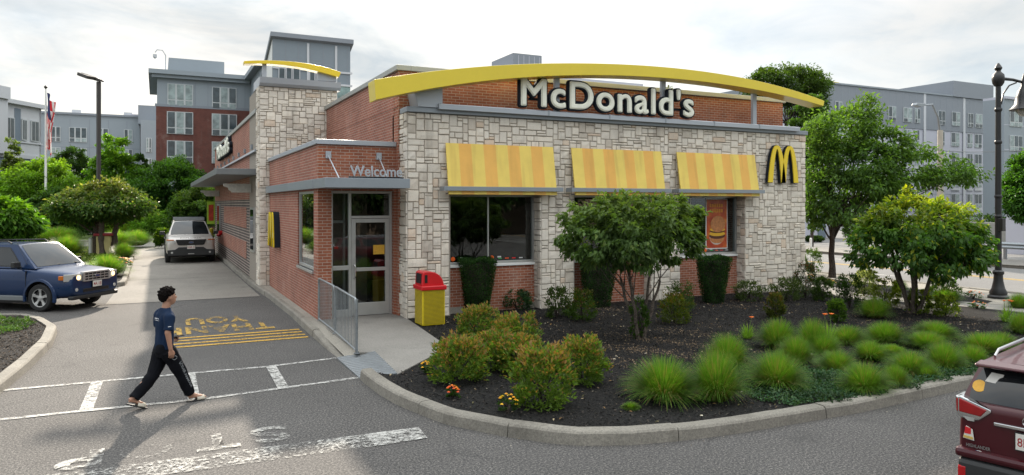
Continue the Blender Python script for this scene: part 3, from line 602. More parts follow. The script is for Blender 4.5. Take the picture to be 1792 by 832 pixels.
# tower cap
tc=MB(); tc.prism([(24.0,6.60),(23.96,6.78),(24.1,6.80),(25.6,6.80),(25.6,6.52),(24.1,6.52)],2.93,5.5,axis='x'); part('tower_coping',tc,M['grey_light'])
def arch_beam(top,bot,Y0,Y1,name,mat,cnt=60):
    T=[onY(x,y,Y0) for x,y in top]; B=[onY(x,y,Y0) for x,y in bot]
    def fit(P): 
        P=np.array(P); c=np.polyfit(P[:,0],P[:,1],4); return P[0][0],P[-1][0],lambda x:float(np.polyval(c,x))
    a0,a1,ft=fit(T); b0,b1,fb=fit(B); mb=MB(); rings=[]
    for k in range(cnt+1):
        q=k/cnt; xt=a0+(a1-a0)*q; xb=b0+(b1-b0)*q; rings+= [(xt,Y0,ft(xt)),(xb,Y0,fb(xb)),(xb,Y1,fb(xb)),(xt,Y1,ft(xt))]
    fs=[(k*4+i,k*4+(i+1)%4,(k+1)*4+(i+1)%4,(k+1)*4+i) for k in range(cnt) for i in range(4)]+[(0,1,2,3),tuple(range(cnt*4,cnt*4+4))]
    mb.add(rings,fs); o=part(name,mb,mat,bevel=.008); return o,ft,fb
top=[(655,139.9),(710,130.5),(766,123.8),(842,117),(909,113),(976.6,111),(1040,111),(1118,114.3),(1196,120.8),(1267,130.6),(1332,143.6),(1384,156.5),(1443,177)]
bot=[(658,175.3),(710,164),(766,153.4),(842,142.3),(909,136.5),(976.6,133.9),(1040,132.2),(1118,133.8),(1196,139.3),(1267,147.8),(1332,158.8),(1384,171),(1441,185.7)]
_,at_,ab_=arch_beam(top,bot,15.22,15.74,'roof_arch',M['yellow'])
top2=[(427,107),(440,106.2),(476,106),(505,107.8),(541,111.7),(570,118.2),(597,126.9)]; bot2=[(427.5,112),(440,111.5),(466,112),(505,115),(541,121.8),(562.6,126.9),(593,135.5)]
_,at2,ab2=arch_beam(top2,bot2,23.85,24.2,'tower_arch',M['yellow_b'])
for x in (9.0,12.32,15.62): sp=MB(); sp.box(x-.07,x+.07,15.66,15.76,4.966,ab_(x)+.03); part('arch_post',sp,M['grey_light'],bevel=.01)
bk=MB(); bk.prism([(5.34,4.967),(5.22,5.55),(5.93,5.62),(5.93,4.967)],15.64,16.2,axis='y'); part('arch_bracket',bk,M['grey_light'])
sp=MB(); sp.box(3.02,3.14,24.0,24.12,6.78,ab2(3.08)+.02); part('arch_post',sp,M['grey_light']); sp=MB(); sp.prism([(4.75,6.80),(4.75,ab2(4.75)+.02),(5.35,ab2(5.35)+.02),(5.35,6.80)],24.02,24.16,axis='y'); part('arch_bracket',sp,M['grey_light'])
# awnings
aws=[(6.02,8.88,'left'),(9.41,12.23,'mid'),(12.76,15.61,'right')]
ma=NT('awning_stripes'); sx=ma.n('ShaderNodeSeparateXYZ'); ma.l(ma.objc(),sx.inputs[0])
k=ma.math('FRACT',ma.math('DIVIDE',sx.outputs[0],.6356)); g=ma.math('GREATER_THAN',k,.5)
nz=ma.noise(ma.pos(),2.2,5,.6); dirt=ma.n('ShaderNodeTexNoise'); mp=ma.n('ShaderNodeMapping'); mp.inputs['Scale'].default_value=(3.5,1,.35); ma.l(ma.pos(),mp.inputs[0]); ma.l(mp.outputs[0],dirt.inputs['Vector']); dirt.inputs['Scale'].default_value=1.3
c=ma.mix((.90,.69,.17),(.90,.52,.13),g); c=ma.mix(c,(.55,.33,.09),ma.math('MULTIPLY',ma.ramp(dirt.outputs['Fac'],[(.55,(0,0,0)),(.72,(1,1,1))]),.30)); c=ma.mix(c,ma.ramp(nz,[(.3,(.93,.93,.93)),(.7,(1.04,1.04,1.04))]),1.,'MULTIPLY')
ap=ma.bsdf(c,.6,spec=.3); atl=ma.n('ShaderNodeBsdfTranslucent'); ma.l(c,atl.inputs[0]); amx=ma.n('ShaderNodeMixShader'); amx.inputs[0].default_value=.15; ma.l(ap.outputs[0],amx.inputs[1]); ma.l(atl.outputs[0],amx.inputs[2]); M['awning']=ma.done(amx)
for i,(a,b,_) in enumerate(aws):
    aw=MB(); aw.prism([(YF-.05,4.15),(YF-.07,4.165),(15.46,2.97),(15.50,2.96)],a,b,axis='x')
    o=aw.obj('awning',M['awning'],Rb,world=False); me=o.data
    for v in me.vertices: v.co.x-=a; v.co.y-=15.74; v.co.z-=.12
    o.location=(a-5.12,0,0)
    bb=MB(); bb.box(a-.14,b+.14,15.40,15.445,3.05,3.15); bb.box(a-.14,a-.09,15.445,15.70,3.05,3.15); bb.box(b+.09,b+.14,15.445,15.70,3.05,3.15)
    bb.obj('awning_bar',M['grey_metal'],o,bevel=.004)
    for q in (a+.01,b-.04): fr=MB(); fr.box(q,q+.03,15.5,15.70,2.975,3.0); fr.obj('awning_frame',M['grey_dark'],o)
# windows
for i,(a,b) in enumerate(WIN):
    f=MB(); w=.055
    f.box(a+.002,a+w,YW,YW+.11,WZ0,WZ1); f.box(b-w,b-.002,YW,YW+.11,WZ0,WZ1); f.box(a+w,b-w,YW,YW+.11,WZ0,WZ0+.06); f.box(a+w,b-w,YW,YW+.11,WZ1-.06,WZ1)
    m=a+1.15 if i<2 else a+.7
    f.box(m-.018,m+.018,YW+.05,YW+.1,WZ0+.06,WZ1-.06)
    o=part('window',f,M['alum'],bevel=.004); g=MB(); g.box(a+w,b-w,YW+.055,YW+.061,WZ0+.05,WZ1-.05); g.obj('pane',M['glass'],o)
# vestibule: walls, openings
VX,VY=3.25,16.44
vb=MB()
vb.box(VX,VX+.2,VY+.2,16.92,.1,4.09); vb.box(VX,VX+.2,19.01,24.2,.1,4.09); vb.box(VX,VX+.2,16.92,19.01,.1,1.19); vb.box(VX,VX+.2,16.92,19.01,3.05,4.09)
part('vestibule_side_wall',vb,M['brick_side'])
vb=MB(); vb.box(VX,3.56,VY,VY+.2,.1,3.32); vb.box(5.02,5.06,VY,16.85,.1,3.32); vb.box(VX,5.06,VY,VY+.2,3.05 if False else 3.32,4.09); vb.box(3.56,5.02,VY+.06,VY+.2,3.05,3.32); part('vestibule_front_wall',vb,M['brick'])
cp=MB(); cp.box(VX-.05,5.06,VY-.06,VY+.35,4.093,4.205); cp.box(VX-.05,VX+.3,VY+.35,24.19,4.093,4.205); part('vestibule_coping',cp,M['grey_light'],bevel=.01)
rf=MB(); rf.box(VX+.2,5.06,VY+.2,24.19,3.9,3.95); part('vestibule_roof',rf,M['grey_dark'])
cn=MB(); cn.box(3.14,4.99,15.16,VY-.002,3.09,3.30); cn.box(3.13,3.248,VY-.002,24.15,3.09,3.30); part('entrance_canopy',cn,M['grey_metal'],bevel=.006)
for x0,x1 in ((3.48,3.49),(4.65,4.56)):
    pm=MB(); pm.box(x0-.06,x0+.06,VY-.03,VY-.001,3.78,3.94); pm.tube([(x0,VY-.03,3.83),(x1,15.4,3.30)],.014,8)
    for dx in (-.03,.03): pm.tube([(x0+dx,VY-.045,3.90),(x0+dx,VY-.02,3.90)],.01,6)
    part('tie_rod',pm,M['grey_light'])
# side window of vestibule
f=MB(); f.box(VX+.03,VX+.1,16.94,17.0,1.2,3.05); f.box(VX+.03,VX+.1,18.93,18.99,1.2,3.05); f.box(VX+.03,VX+.1,17.0,18.93,1.2,1.26); f.box(VX+.03,VX+.1,17.0,18.93,2.99,3.05); f.box(VX-.04,VX+.05,16.93,19.0,1.13,1.19)
o=part('side_window',f,M['alum']); g=MB(); g.box(VX+.06,VX+.066,17.0,18.93,1.25,3.0); g.obj('pane',M['glass'],o)
# entrance door assembly
DY=16.60; f=MB()
def fb(x0,x1,z0,z1,y0=DY,y1=DY+.1): f.box(x0,x1,y0,y1,z0,z1)
fb(3.562,3.62,.138,3.045); fb(3.985,4.045,.138,3.045); fb(4.96,5.018,.138,3.045); fb(3.62,3.985,2.99,3.045); fb(4.045,4.96,2.99,3.045); fb(4.045,4.96,2.41,2.47); fb(3.62,3.985,1.22,1.32); fb(3.62,3.985,.138,.30)
df=part('door_frame',f,M['alum'],bevel=.005)
g=MB(); g.box(3.62,3.985,DY+.05,DY+.056,1.32,2.99); g.box(3.62,3.985,DY+.05,DY+.056,.3,1.22); g.box(4.045,4.96,DY+.05,DY+.056,2.47,2.99); g.obj('pane',M['glass'],df)
f=MB(); fb(4.05,4.15,.15,2.40,DY+.012,DY+.07); fb(4.86,4.955,.15,2.40,DY+.012,DY+.07); fb(4.15,4.86,2.31,2.40,DY+.012,DY+.07); fb(4.15,4.86,.15,.44,DY+.012,DY+.07); fb(4.15,4.86,1.18,1.26,DY+.012,DY+.07)
dr=part('door',f,M['alum'],bevel=.004)
g=MB(); g.box(4.15,4.86,DY+.035,DY+.041,.44,1.18); g.box(4.15,4.86,DY+.035,DY+.041,1.26,2.31); g.obj('pane',M['glass'],dr)
g=MB(); g.tube([(4.11,DY+.01,1.02),(4.11,DY-.05,1.03),(4.13,DY-.06,1.08),(4.13,DY-.06,1.28),(4.11,DY-.05,1.33),(4.11,DY+.01,1.34)],.014,8); g.obj('handle',M['chrome'],dr,smooth=True)
g=MB(); g.box(4.57,4.84,DY+.028,DY+.034,1.56,1.78); g.obj('door_notice',paint('notice_orange',(.60,.33,.03),.5,var=.3,scale=30),dr)
# lane-side canopy and beams
cn=MB(); cn.box(1.72,2.945,24.95,44.4,3.70,3.90); part('lane_canopy',cn,M['grey_dark'],bevel=.01)
for y in (26.4,40.6):
    b=MB(); b.prism([(2.05,3.44),(2.94,3.44),(2.94,3.14),(2.32,3.14),(2.27,3.2),(2.22,3.22),(2.2,3.3),(2.05,3.36)],y-.12,y+.12,axis='y'); part('canopy_beam',b,M['rust_white'])
rl=MB(); rl.prism([(2.86,4.46),(2.96,4.46),(2.96,4.55),(2.90,4.55)],24.9,43.9,axis='y')
for k in range(9): rl.box(2.90,2.962,26+k*2.2,26.22+k*2.2,4.62,4.78)
part('lane_side_ledge',rl,M['grey_metal'])
# interior seen through the panes
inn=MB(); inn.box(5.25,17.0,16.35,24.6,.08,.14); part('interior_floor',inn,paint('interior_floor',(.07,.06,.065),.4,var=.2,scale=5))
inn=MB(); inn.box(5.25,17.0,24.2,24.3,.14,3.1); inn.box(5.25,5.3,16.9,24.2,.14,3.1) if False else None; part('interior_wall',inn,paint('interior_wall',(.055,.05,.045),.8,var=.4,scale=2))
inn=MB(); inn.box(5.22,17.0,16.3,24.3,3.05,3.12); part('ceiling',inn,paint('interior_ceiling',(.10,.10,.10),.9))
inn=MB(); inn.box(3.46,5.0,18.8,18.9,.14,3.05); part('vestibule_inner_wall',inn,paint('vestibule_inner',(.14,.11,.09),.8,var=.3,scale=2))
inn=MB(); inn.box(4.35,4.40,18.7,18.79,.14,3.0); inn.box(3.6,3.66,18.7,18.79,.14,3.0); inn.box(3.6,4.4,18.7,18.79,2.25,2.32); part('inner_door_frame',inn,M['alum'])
# tables and chairs
def dining(x,y,n):
    t=thing('dining_table',f'small dark dining table inside behind the {n} front window','table',(x,y,.14),0,'dining tables')
    m=MB(); m.lathe([(.40,.70),(.42,.72),(.40,.74)],24); m.obj('tabletop',M['plastic'],t,world=False); m=MB(); m.lathe([(.25,0),(.22,.03),(.035,.05),(.035,.70)],12); m.obj('table_leg',M['black'],t,world=False)
def chair(x,y,rz,n):
    t=thing('dining_chair',n,'chair',(x,y,.14),rz,'dining chairs')
    m=MB(); m.box(-.2,.2,-.2,.2,.43,.46); m.obj('seat',M['plastic'],t,world=False,bevel=.01)
    for sx in (-1,1):
        for sy in (-1,1): m=MB(); m.tube([(sx*.18,sy*.18,0),(sx*.17,sy*.17,.43)],.014,6); m.obj('leg',M['black'],t,world=False)
    m=MB(); m.box(-.2,.2,.17,.2,.62,.9); m.box(-.19,-.16,.17,.2,.46,.62); m.box(.16,.19,.17,.2,.46,.62); m.obj('backrest',M['plastic'],t,world=False)
dining(7.3,17.6,'left'); chair(6.75,17.3,1.2,'dark chair left of the table behind the left front window'); chair(7.9,17.8,-1.5,'dark chair right of the table behind the left front window')
dining(10.8,17.7,'middle'); dining(14.1,17.6,'right'); chair(13.5,17.7,1.4,'dark chair beside the table behind the right front window')
# ---------- signs ----------
def logo_m(name,label,place,w,h,T=.13,d=.16,off=.04):
    """double-arch M built as two extruded ribbons; place(u,z,depth)->world"""
    def ribbon(mb,c,half,hh,tw,y0,y1,grow,zb):
        n=28; L=[];
        for k in range(n+1):
            t=-1+2*k/n; L.append((c+half*t,hh*(1-abs(t)**2.5)))
        V=[]
        for k,(u,z) in enumerate(L):
            a=L[max(k-1,0)];b=L[min(k+1,n)]; dx,dz=b[0]-a[0],b[1]-a[1]; l=math.hypot(dx,dz) or 1; nx,nz=-dz/l,dx/l
            q=abs(-1+2*k/n); ww=(tw*(.62+.5*q))/2+grow
            if k in(0,n): nx,nz=(-1 if k==0 else 1)*-1*-1,0; nx=-1 if k==0 else 1; ww2=ww
            zz=z-(grow if k in(0,n) else 0)
            if k in (0,n): V.append([(u+nx*ww,zz),(u-nx*ww,zz)]) 
            else: V.append([(u+nx*ww,z+nz*ww),(u-nx*ww,z-nz*ww)])
        vs=[];
        for o_,i_ in V: vs+=[place(o_[0],o_[1]+zb,y0),place(i_[0],i_[1]+zb,y0),place(i_[0],i_[1]+zb,y1),place(o_[0],o_[1]+zb,y1)]
        fs=[(k*4+i,k*4+(i+1)%4,(k+1)*4+(i+1)%4,(k+1)*4+i) for k in range(n) for i in range(4)]+[(0,1,2,3),(n*4,n*4+1,n*4+2,n*4+3)]
        mb.add(vs,fs)
    p0=place(w/2,0,0); t=thing(name,label,'sign',p0)
    hf=(w-T)/4
    a=MB(); ribbon(a,T/2+hf,hf,h-T/2,T,d,d-.03,0,0); ribbon(a,T/2+3*hf,hf,h-T/2,T,d,d-.03,0,0); a.obj('sign_face',M['yellow_b'],t)
    b=MB(); ribbon(b,T/2+hf,hf,h-T/2,T,d-.031,0.0,off*.35,0); ribbon(b,T/2+3*hf,hf,h-T/2,T,d-.033,.0,off*.35,0); b.obj('sign_return',M['navy'],t)
logo_m('arches_sign','yellow double arch letter M on the stone wall right of the awnings',lambda u,z,d:(16.08+u,15.70-d,3.38+z),1.2,1.12,.16,.12)
logo_m('arches_sign','yellow double arch letter M on the brick side wall left of the entrance',lambda u,z,d:(3.25-d,23.1-u*1.0,1.48+z),1.2,1.05,.16,.2)
# big sign
t=thing('restaurant_sign','large cream McDonald\'s lettering with dark edges on the front parapet','sign',(10.5,15.6,5.1))
fc=bold_text('sign_face',"McDonald's",(7.90,15.60,5.12),(1,0,0),(0,0,1),5.33,.73,M['cream'],t,.085,.024,1.1)
bold_text('sign_ridge',"McDonald's",(7.925,15.51,5.145),(1,0,0),(0,0,1),5.28,.68,M['cream'],fc,.022,.004,1.1,4)
bold_text('sign_return',"McDonald's",(7.86,15.64,5.08),(1,0,0),(0,0,1),5.41,.81,M['navy'],t,.10,.062,1.1,16)
mb=MB(); mb.box(8.2,13.1,15.67,15.72,5.3,5.36); mb.obj('sign_rail',M['navy'],t)
# side sign (mirrored seen edge-on along the lane wall)
t=thing('restaurant_sign','cream McDonald\'s lettering seen edge-on high on the lane-side wall','sign',(2.9,36,5.1))
text_on('sign_face',"McDonald's",(2.80,39.9,4.98),(0,-1,0),(0,0,1),6.6,.68,M['cream'],t,ext=.08,offset=.025,space=1.06)
text_on('sign_return',"McDonald's",(2.88,39.96,4.93),(0,-1,0),(0,0,1),6.72,.78,M['navy'],t,ext=.13,offset=.062,space=1.06)
t=thing('welcome_sign','pale Welcome lettering standing on the entrance canopy','sign',(4.3,15.25,3.31))
text_on('lettering','Welcome',(3.68,15.20,3.335),(1,0,0),(0,0,1),1.14,.23,M['grey_light'],t,ext=.03,offset=.012)
mb=MB(); mb.box(3.66,4.86,15.205,15.275,3.302,3.332); mb.obj('mounting_rail',M['navy'],t)
# poster in right window
t=thing('poster','tall red and orange burger poster inside the right front window','poster',(14.6,16.14,1.44))
mb=MB(); mb.box(14.20,15.02,16.145,16.15,1.44,2.90); mb.obj('border',M['white'],t)
pm=NT('poster_print'); oc=pm.objc(); nn=pm.noise(oc,3.2,4); pm_=pm.done(pm.bsdf(pm.ramp(nn,[(.35,(.35,.03,.015)),(.55,(.55,.10,.02)),(.7,(.70,.28,.05))]),.35))
mb=MB(); mb.box(14.23,14.99,16.138,16.143,1.47,2.87); mb.obj('print',pm_,t)
def disc(mb,cx,cz,rx,rz,y,mi,n=22,a0=0,a1=2*PI): 
    mb.add([(cx+rx*math.cos(a0+(a1-a0)*k/n),y,cz+rz*math.sin(a0+(a1-a0)*k/n)) for k in range(n+1)],[tuple(range(n+1))],mi)
mb=MB(); bun=paint('bun',(.50,.20,.07),.5,var=.35,scale=14); chz=paint('cheese',(.75,.42,.03),.5); pat=paint('patty',(.09,.03,.015),.6,var=.4,scale=20); plate=paint('poster_plate',(.55,.50,.45),.5)
disc(mb,14.60,1.80,.27,.24,16.136,3); disc(mb,14.62,1.74,.27,.14,16.134,0); disc(mb,14.62,1.82,.30,.09,16.132,2); disc(mb,14.62,1.88,.30,.07,16.130,1); disc(mb,14.62,1.96,.28,.06,16.128,2); disc(mb,14.63,2.0,.29,.06,16.126,1); disc(mb,14.64,2.16,.28,.24,16.124,0)
mb.obj('burger',[bun,chz,pat,plate],t)
text_on('print_lettering','BIGGER',(14.06,16.136,2.62),(1,0,0),(0,0,1),.46,.11,paint('poster_orange',(.75,.32,.03),.5),t,ext=.002,offset=.03) if False else None
mb=MB()
for j in range(2):
    for k in range(6): mb.box(14.34+k*.085,14.34+k*.085+.06,16.132,16.136,2.50+j*.15,2.60+j*.15)
mb.obj('print_blocks',paint('poster_orange',(.70,.28,.03),.5,var=.25,scale=30),t)
# window decals
for wi,(a,b) in enumerate(WIN):
    t=thing('window_decals',f'row of small coloured stickers along the foot of the {["left","middle","right"][wi]} front window','stickers',(a+1.2,YW+.05,1.4),0,'window stickers')
    cols=[(.8,.12,.01),(.6,.6,.6),(.05,.35,.08),(.8,.10,.02),(.7,.02,.02),(.6,.6,.6)]
    for k,(u,c) in enumerate(((.22,0),(.42,1),(.95,3),(1.25,0),(1.45,1),(1.47,2),(1.66,3),(1.85,4),(2.05,5))):
        if wi==2 and u>1.3 and False: continue
        m=MB(); 
        if c in(0,): disc(m,a+u,1.42,.055,.055,YW+.05,0)
        else: m.box(a+u-.05,a+u+.05,YW+.047,YW+.051,1.385+(.035 if c==1 else 0),1.41+(.045 if c==1 else 0))
        m.obj('sticker',paint('sticker%d'%c,cols[c],.5),t)
# ================= VEHICLES =================
def patch(P,bulge,nu=8,nv=6,inset=0.,lift=0.,u0=0,u1=1,v0=0,v1=1,rnd=0.):
    A,B,C,D=[Vector(p) for p in P]; n=(B-A).cross(D-A).normalized(); ctr=Vector((0,0,1.2))
    if n.dot((A+C)/2-ctr)<0: n=-n
    mb=MB()
    def fn(s,t):
        if rnd:  # squircle corners
            a,b=2*s-1,2*t-1; k=1-rnd*(a*a*b*b); a*=k;b*=k; s,t=(a+1)/2,(b+1)/2
        u=u0+(u1-u0)*(inset+(1-2*inset)*s); v=v0+(v1-v0)*(inset+(1-2*inset)*t)
        p=A.lerp(B,u).lerp(D.lerp(C,u),v); return p+n*(bulge*(1-(2*u-1)**2)*(.35+.65*(1-(2*v-1)**2))+lift)
    mb.grid(fn,nu,nv); return mb
def wheel(root,x,y,r,side,w=.21):
    t=MB(); M0=Matrix.Translation((x,y,r)); t.lathe([(r*.66,-w/2),(r*.9,-w/2),(r*.97,-w/2+.02),(r,-w/2+.05),(r,w/2-.05),(r*.97,w/2-.02),(r*.9,w/2),(r*.66,w/2),(r*.64,0),(r*.66,-w/2)],32,M=M0,axis='y',caps=False)
    o=t.obj('wheel',M['rubber'],root,smooth=True,world=False)
    rm=MB(); s=side; f=w/2-.012
    rm.lathe([(r*.67,s*f),(r*.61,s*(f-.005)),(r*.60,s*(f-.02))],28,M=M0,axis='y',caps=False); rm.lathe([(r*.60,s*(f-.06)),(r*.15,s*(f-.07))],28,M=M0,axis='y',mi=1)
    for k in range(5):
        a=2*PI*k/5+.3; d=Vector((math.cos(a),0,math.sin(a))); q=Vector((-math.sin(a),0,math.cos(a)))
        ps=[]; 
        for rr_,ww,dd in ((r*.10,.035,f-.02),(r*.35,.026,f-.018),(r*.61,.045,f-.004)):
            for sg in (-1,1): ps.append(Vector((x,y,r))+d*rr_+q*ww*sg+Vector((0,s*dd,0)))
        n=len(ps); ps+= [p-Vector((0,s*.03,0)) for p in ps]
        rm.add(ps,[(0,1,3,2),(2,3,5,4),(0,2,8,6),(2,4,10,8),(1,7,9,3),(3,9,11,5)])
    rm.lathe([(r*.17,s*(f-.03)),(r*.15,s*(f-.008)),(r*.05,s*(f-.004))],16,M=M0,axis='y')
    rm.obj('rim',[M['alum'],M['black']],o,world=False)
def car(name,label,loc,rz,p,scale=1.,group=None):
    t=thing(name,label,p['cat'],loc,rz,group); t.scale=(scale*p.get('sx',1),scale*p.get('sy',1),scale)
    body=paint(p['pname'],p['col'],.30,p.get('metal',.35),.05,2,coat=.4,spec=.4)
    L=p['L'];W=p['W']/2; xf=L/2; wb=p['wb']; fx=xf-p['foh']; rx=fx-wb; wr=p['wr']
    sts=p['st']; mb=MB(); rings=[]
    for x,w,zb,zl,zt in sts:
        d=zl-zb; half=[(w*.80,zb),(w*.95,zb+.05),(w*.995,zb+.25*d),(w*1.0,zb+.5*d),(w*.99,zb+.72*d),(w*.965,zl-.04),(w*.90,zl+.0+(zt-zl)*.35),(w*.55,zt-.008)]
        rings.append([(x,y,z) for y,z in half]+[(x,0,zt)]+[(x,-y,z) for y,z in half[::-1]]+[(x,0,zb)])
    q=len(rings[0]); fs=[(j*q+i,j*q+(i+1)%q,(j+1)*q+(i+1)%q,(j+1)*q+i) for j in range(len(rings)-1) for i in range(q)]
    def cap(o,rv):
        # quads across the end: mirror pairs
        h=8; f=[]
        for i in range(h-1): f.append((o+i,o+i+1,o+2*h-1-i,o+2*h-i))
        f.append((o+h-1,o+h,o+h+1)); f.append((o+0,o+2*h,o+2*h+1)); return [x[::-1] for x in f] if rv else f
    fs+=cap(0,True)+cap((len(rings)-1)*q,False)
    mb.add([v for r in rings for v in r],fs); me=mb.mesh('body',[body,M['black']])
    tmp=bpy.data.objects.new('tmp',me); COL.objects.link(tmp); m=tmp.modifiers.new('s','SUBSURF'); m.levels=2; m.render_levels=2
    cuts=[]
    for x in (fx,rx):
        c=MB(); 
        for s in (-1,1): c.lathe([(wr*1.16,s*(W+.3)),(wr*1.16,s*(W-.27))],28,mi=1,M=Matrix.Translation((x,0,wr*1.02)),axis='y')
        co=bpy.data.objects.new('cut',c.mesh('cut',[body,M['black']])); COL.objects.link(co); cuts.append(co)
        m=tmp.modifiers.new('b','BOOLEAN'); m.operation='DIFFERENCE'; m.object=co; m.solver='EXACT'
    dg=bpy.context.evaluated_depsgraph_get(); dg.update(); nm=bpy.data.meshes.new_from_object(tmp.evaluated_get(dg)); nm.name='body'
    for o in cuts+[tmp]: bpy.data.objects.remove(o)
    nm.polygons.foreach_set('use_smooth',[True]*len(nm.polygons)); smooth_angle(nm,32)
    bo=link('body',nm,t)
    # wheel arch flares
    if p.get('flare'):
        for x in (fx,rx):
            for s in (-1,1):
                a=MB(); r0=wr*1.17; prof=[]
                n=20; vs=[];f=[]
                for k in range(n+1):
                    an=PI*(-.08+1.16*k/n); 
                    for rr_,yy in ((r0,W-.04),(r0,W+.012),(r0+.055,W+.006),(r0+.075,W-.04)): vs.append((x+rr_*math.cos(an),s*yy,wr*1.02+rr_*math.sin(an)))
                for k in range(n):
                    for i in range(3): f.append((k*4+i,k*4+i+1,(k+1)*4+i+1,(k+1)*4+i))
                a.add(vs,f); a.obj('wheel_arch',p.get('flarem',body),t,smooth=True,world=False)
    for x in (fx,rx):
        for s in (-1,1): wheel(t,x,s*(W-.115),wr,s)
    # greenhouse
    g=p['gh']; fb=[(g['xfb'],s*g['wb'],g['zb']) for s in (1,-1)]; fr=[(g['xfr'],s*g['wt'],g['zt']) for s in (1,-1)]; rb=[(g['xrb'],s*g['wb2'],g['zb2']) for s in (1,-1)]; rr_=[(g['xrr'],s*g['wt2'],g['zt2']) for s in (1,-1)]
    ws=(fb[0],fb[1],fr[1],fr[0]); rw=(rb[1],rb[0],rr_[0],rr_[1]); rf=(fr[0],fr[1],rr_[1],rr_[0]); shell=MB()
    def addp(P,b,**k): m=patch(P,b,**k); shell.add(m.v,m.f)
    addp(ws,.07); addp(rw,.05); addp(rf,.045,nu=10,nv=10)
    sides=[(fb[0],rb[0],rr_[0],fr[0]),(rb[1],fb[1],fr[1],rr_[1])]
    for sd in sides: addp(sd,.0)
    shell.obj('roof',body,t,smooth=True,world=False)
    patch(ws,.07,inset=.035,lift=.006,rnd=.04).obj('windscreen',M['carglass'],t,smooth=True,world=False)
    patch(rw,.05,inset=.06 if not p.get('rearbig') else .03,lift=.007,rnd=.06,v0=.02,v1=.93).obj('rear_window',M['carglass'],t,smooth=True,world=False)
    for si,sd in enumerate(sides):
        for (u0,u1) in p['sidewin']:
            if si==1: u0,u1=1-u1,1-u0
            fr_=patch(sd,.0,u0=u0,u1=u1,v0=.06,v1=.90,lift=.004,rnd=.05,inset=-.0).obj('window_surround',M['plastic'],t,smooth=True,world=False)
            patch(sd,.0,u0=u0,u1=u1,v0=.06,v1=.90,lift=.009,rnd=.06,inset=.05).obj('side_window',M['carglass'],fr_,smooth=True,world=False)
    # rails, mirrors, handles, seams, sill
    if p.get('rails'):
        for s in (-1,1):
            m=MB(); a=Vector((g['xfr']-.25,s*(g['wt']-.06),g['zt']+.02)); b=Vector((g['xrr']+.25,s*(g['wt2']-.06),g['zt2']+.02)); up=Vector((0,0,.055))
            m.tube([a,a+up+Vector((-.12,0,0)),b+up+Vector((.12,0,0)),b],.018,8); m.obj('roof_rail',p['rails'],t,smooth=True,world=False)
    for s in (-1,1):
        m=MB(); c=Vector((g['xfb']-.42,s*(W+.10),g['zb']+.10)); 
        m.box(-.05,.06,-.11,.10,-.07,.08,M=Matrix.Translation(c)); m.box(-.03,.03,-.17,-.05,-.09,-.05,M=Matrix.Translation(c)@Matrix.Scale(s,4,(0,1,0)))
        m.obj('wing_mirror',p.get('mirror',body),t,bevel=.03,world=False)
        for x in p['handles']:
            m=MB(); m.box(x-.09,x+.09,s*(W-.035),s*(W+.012),g['zb']-.18,g['zb']-.145); m.obj('door_handle',p.get('handlem',body),t,bevel=.01,world=False)
        m=MB()
        for x in p['seams']: m.box(x-.004,x+.004,s*(W-.06),s*(W+.0015),.42,g['zb']-.06)
        m.obj('door_seam',M['black'],t,world=False)
        m=MB(); m.box(rx+wr*1.2,fx-wr*1.2,s*(W-.09),s*(W+.006),.27,.40); m.obj('side_sill',p.get('sill',M['plastic']),t,bevel=.02,world=False)
    un=MB(); un.box(rx+wr,fx-wr,-W+.1,W-.1,.2,.34); un.obj('underbody',M['black'],t,world=False)
    p['front'](t,xf,W,body); p['rear'](t,-xf,W,body)
    return t
def plan(mb,pts,z0,z1,s,mi=0): mb.prism([(x,y*s) for x,y in pts],z0,z1,mi)
M['lamp_lens']=mat_darkglass('headlamp_lens',(.42,.42,.40),.06,1.5); M['amber']=mat_darkglass('amber_lens',(.50,.13,.01),.1,1.5); M['tail']=mat_darkglass('tail_lens',(.32,.006,.008),.07,1.5)
M['plate']=paint('plate_white',(.62,.60,.56),.45); M['plate_txt']=paint('plate_red',(.30,.03,.03),.5); M['blue_oval']=paint('blue_oval',(.02,.05,.14),.3,coat=.5)
def oval(mb,x,y,z,ry,rz,th,s,mi=0,n=20): 
    mb.prism([(y+ry*math.cos(2*PI*k/n),z+rz*math.sin(2*PI*k/n)) for k in range(n)],x,x+th*s,mi,axis='x')
def plate(t,x,s,y,z,txt,w=.31,h=.155):
    m=MB(); m.box(min(x,x+s*.02),max(x,x+s*.02),y-w/2-.012,y+w/2+.012,z-h/2-.012,z+h/2+.012); o=m.obj('number_plate',M['black'],t,world=False)
    m=MB(); m.box(min(x+s*.018,x+s*.026),max(x+s*.018,x+s*.026),y-w/2,y+w/2,z-h/2,z+h/2); m.obj('plate_face',M['plate'],o,world=False)
    tx,_=text_on('plate_characters',txt,(x+s*.027,y-s*(w/2-.02),z-.045),(0,s,0),(0,0,1),(w-.04) if len(txt)>3 else .12,.085,M['plate_txt'],o,local=True,offset=.01)
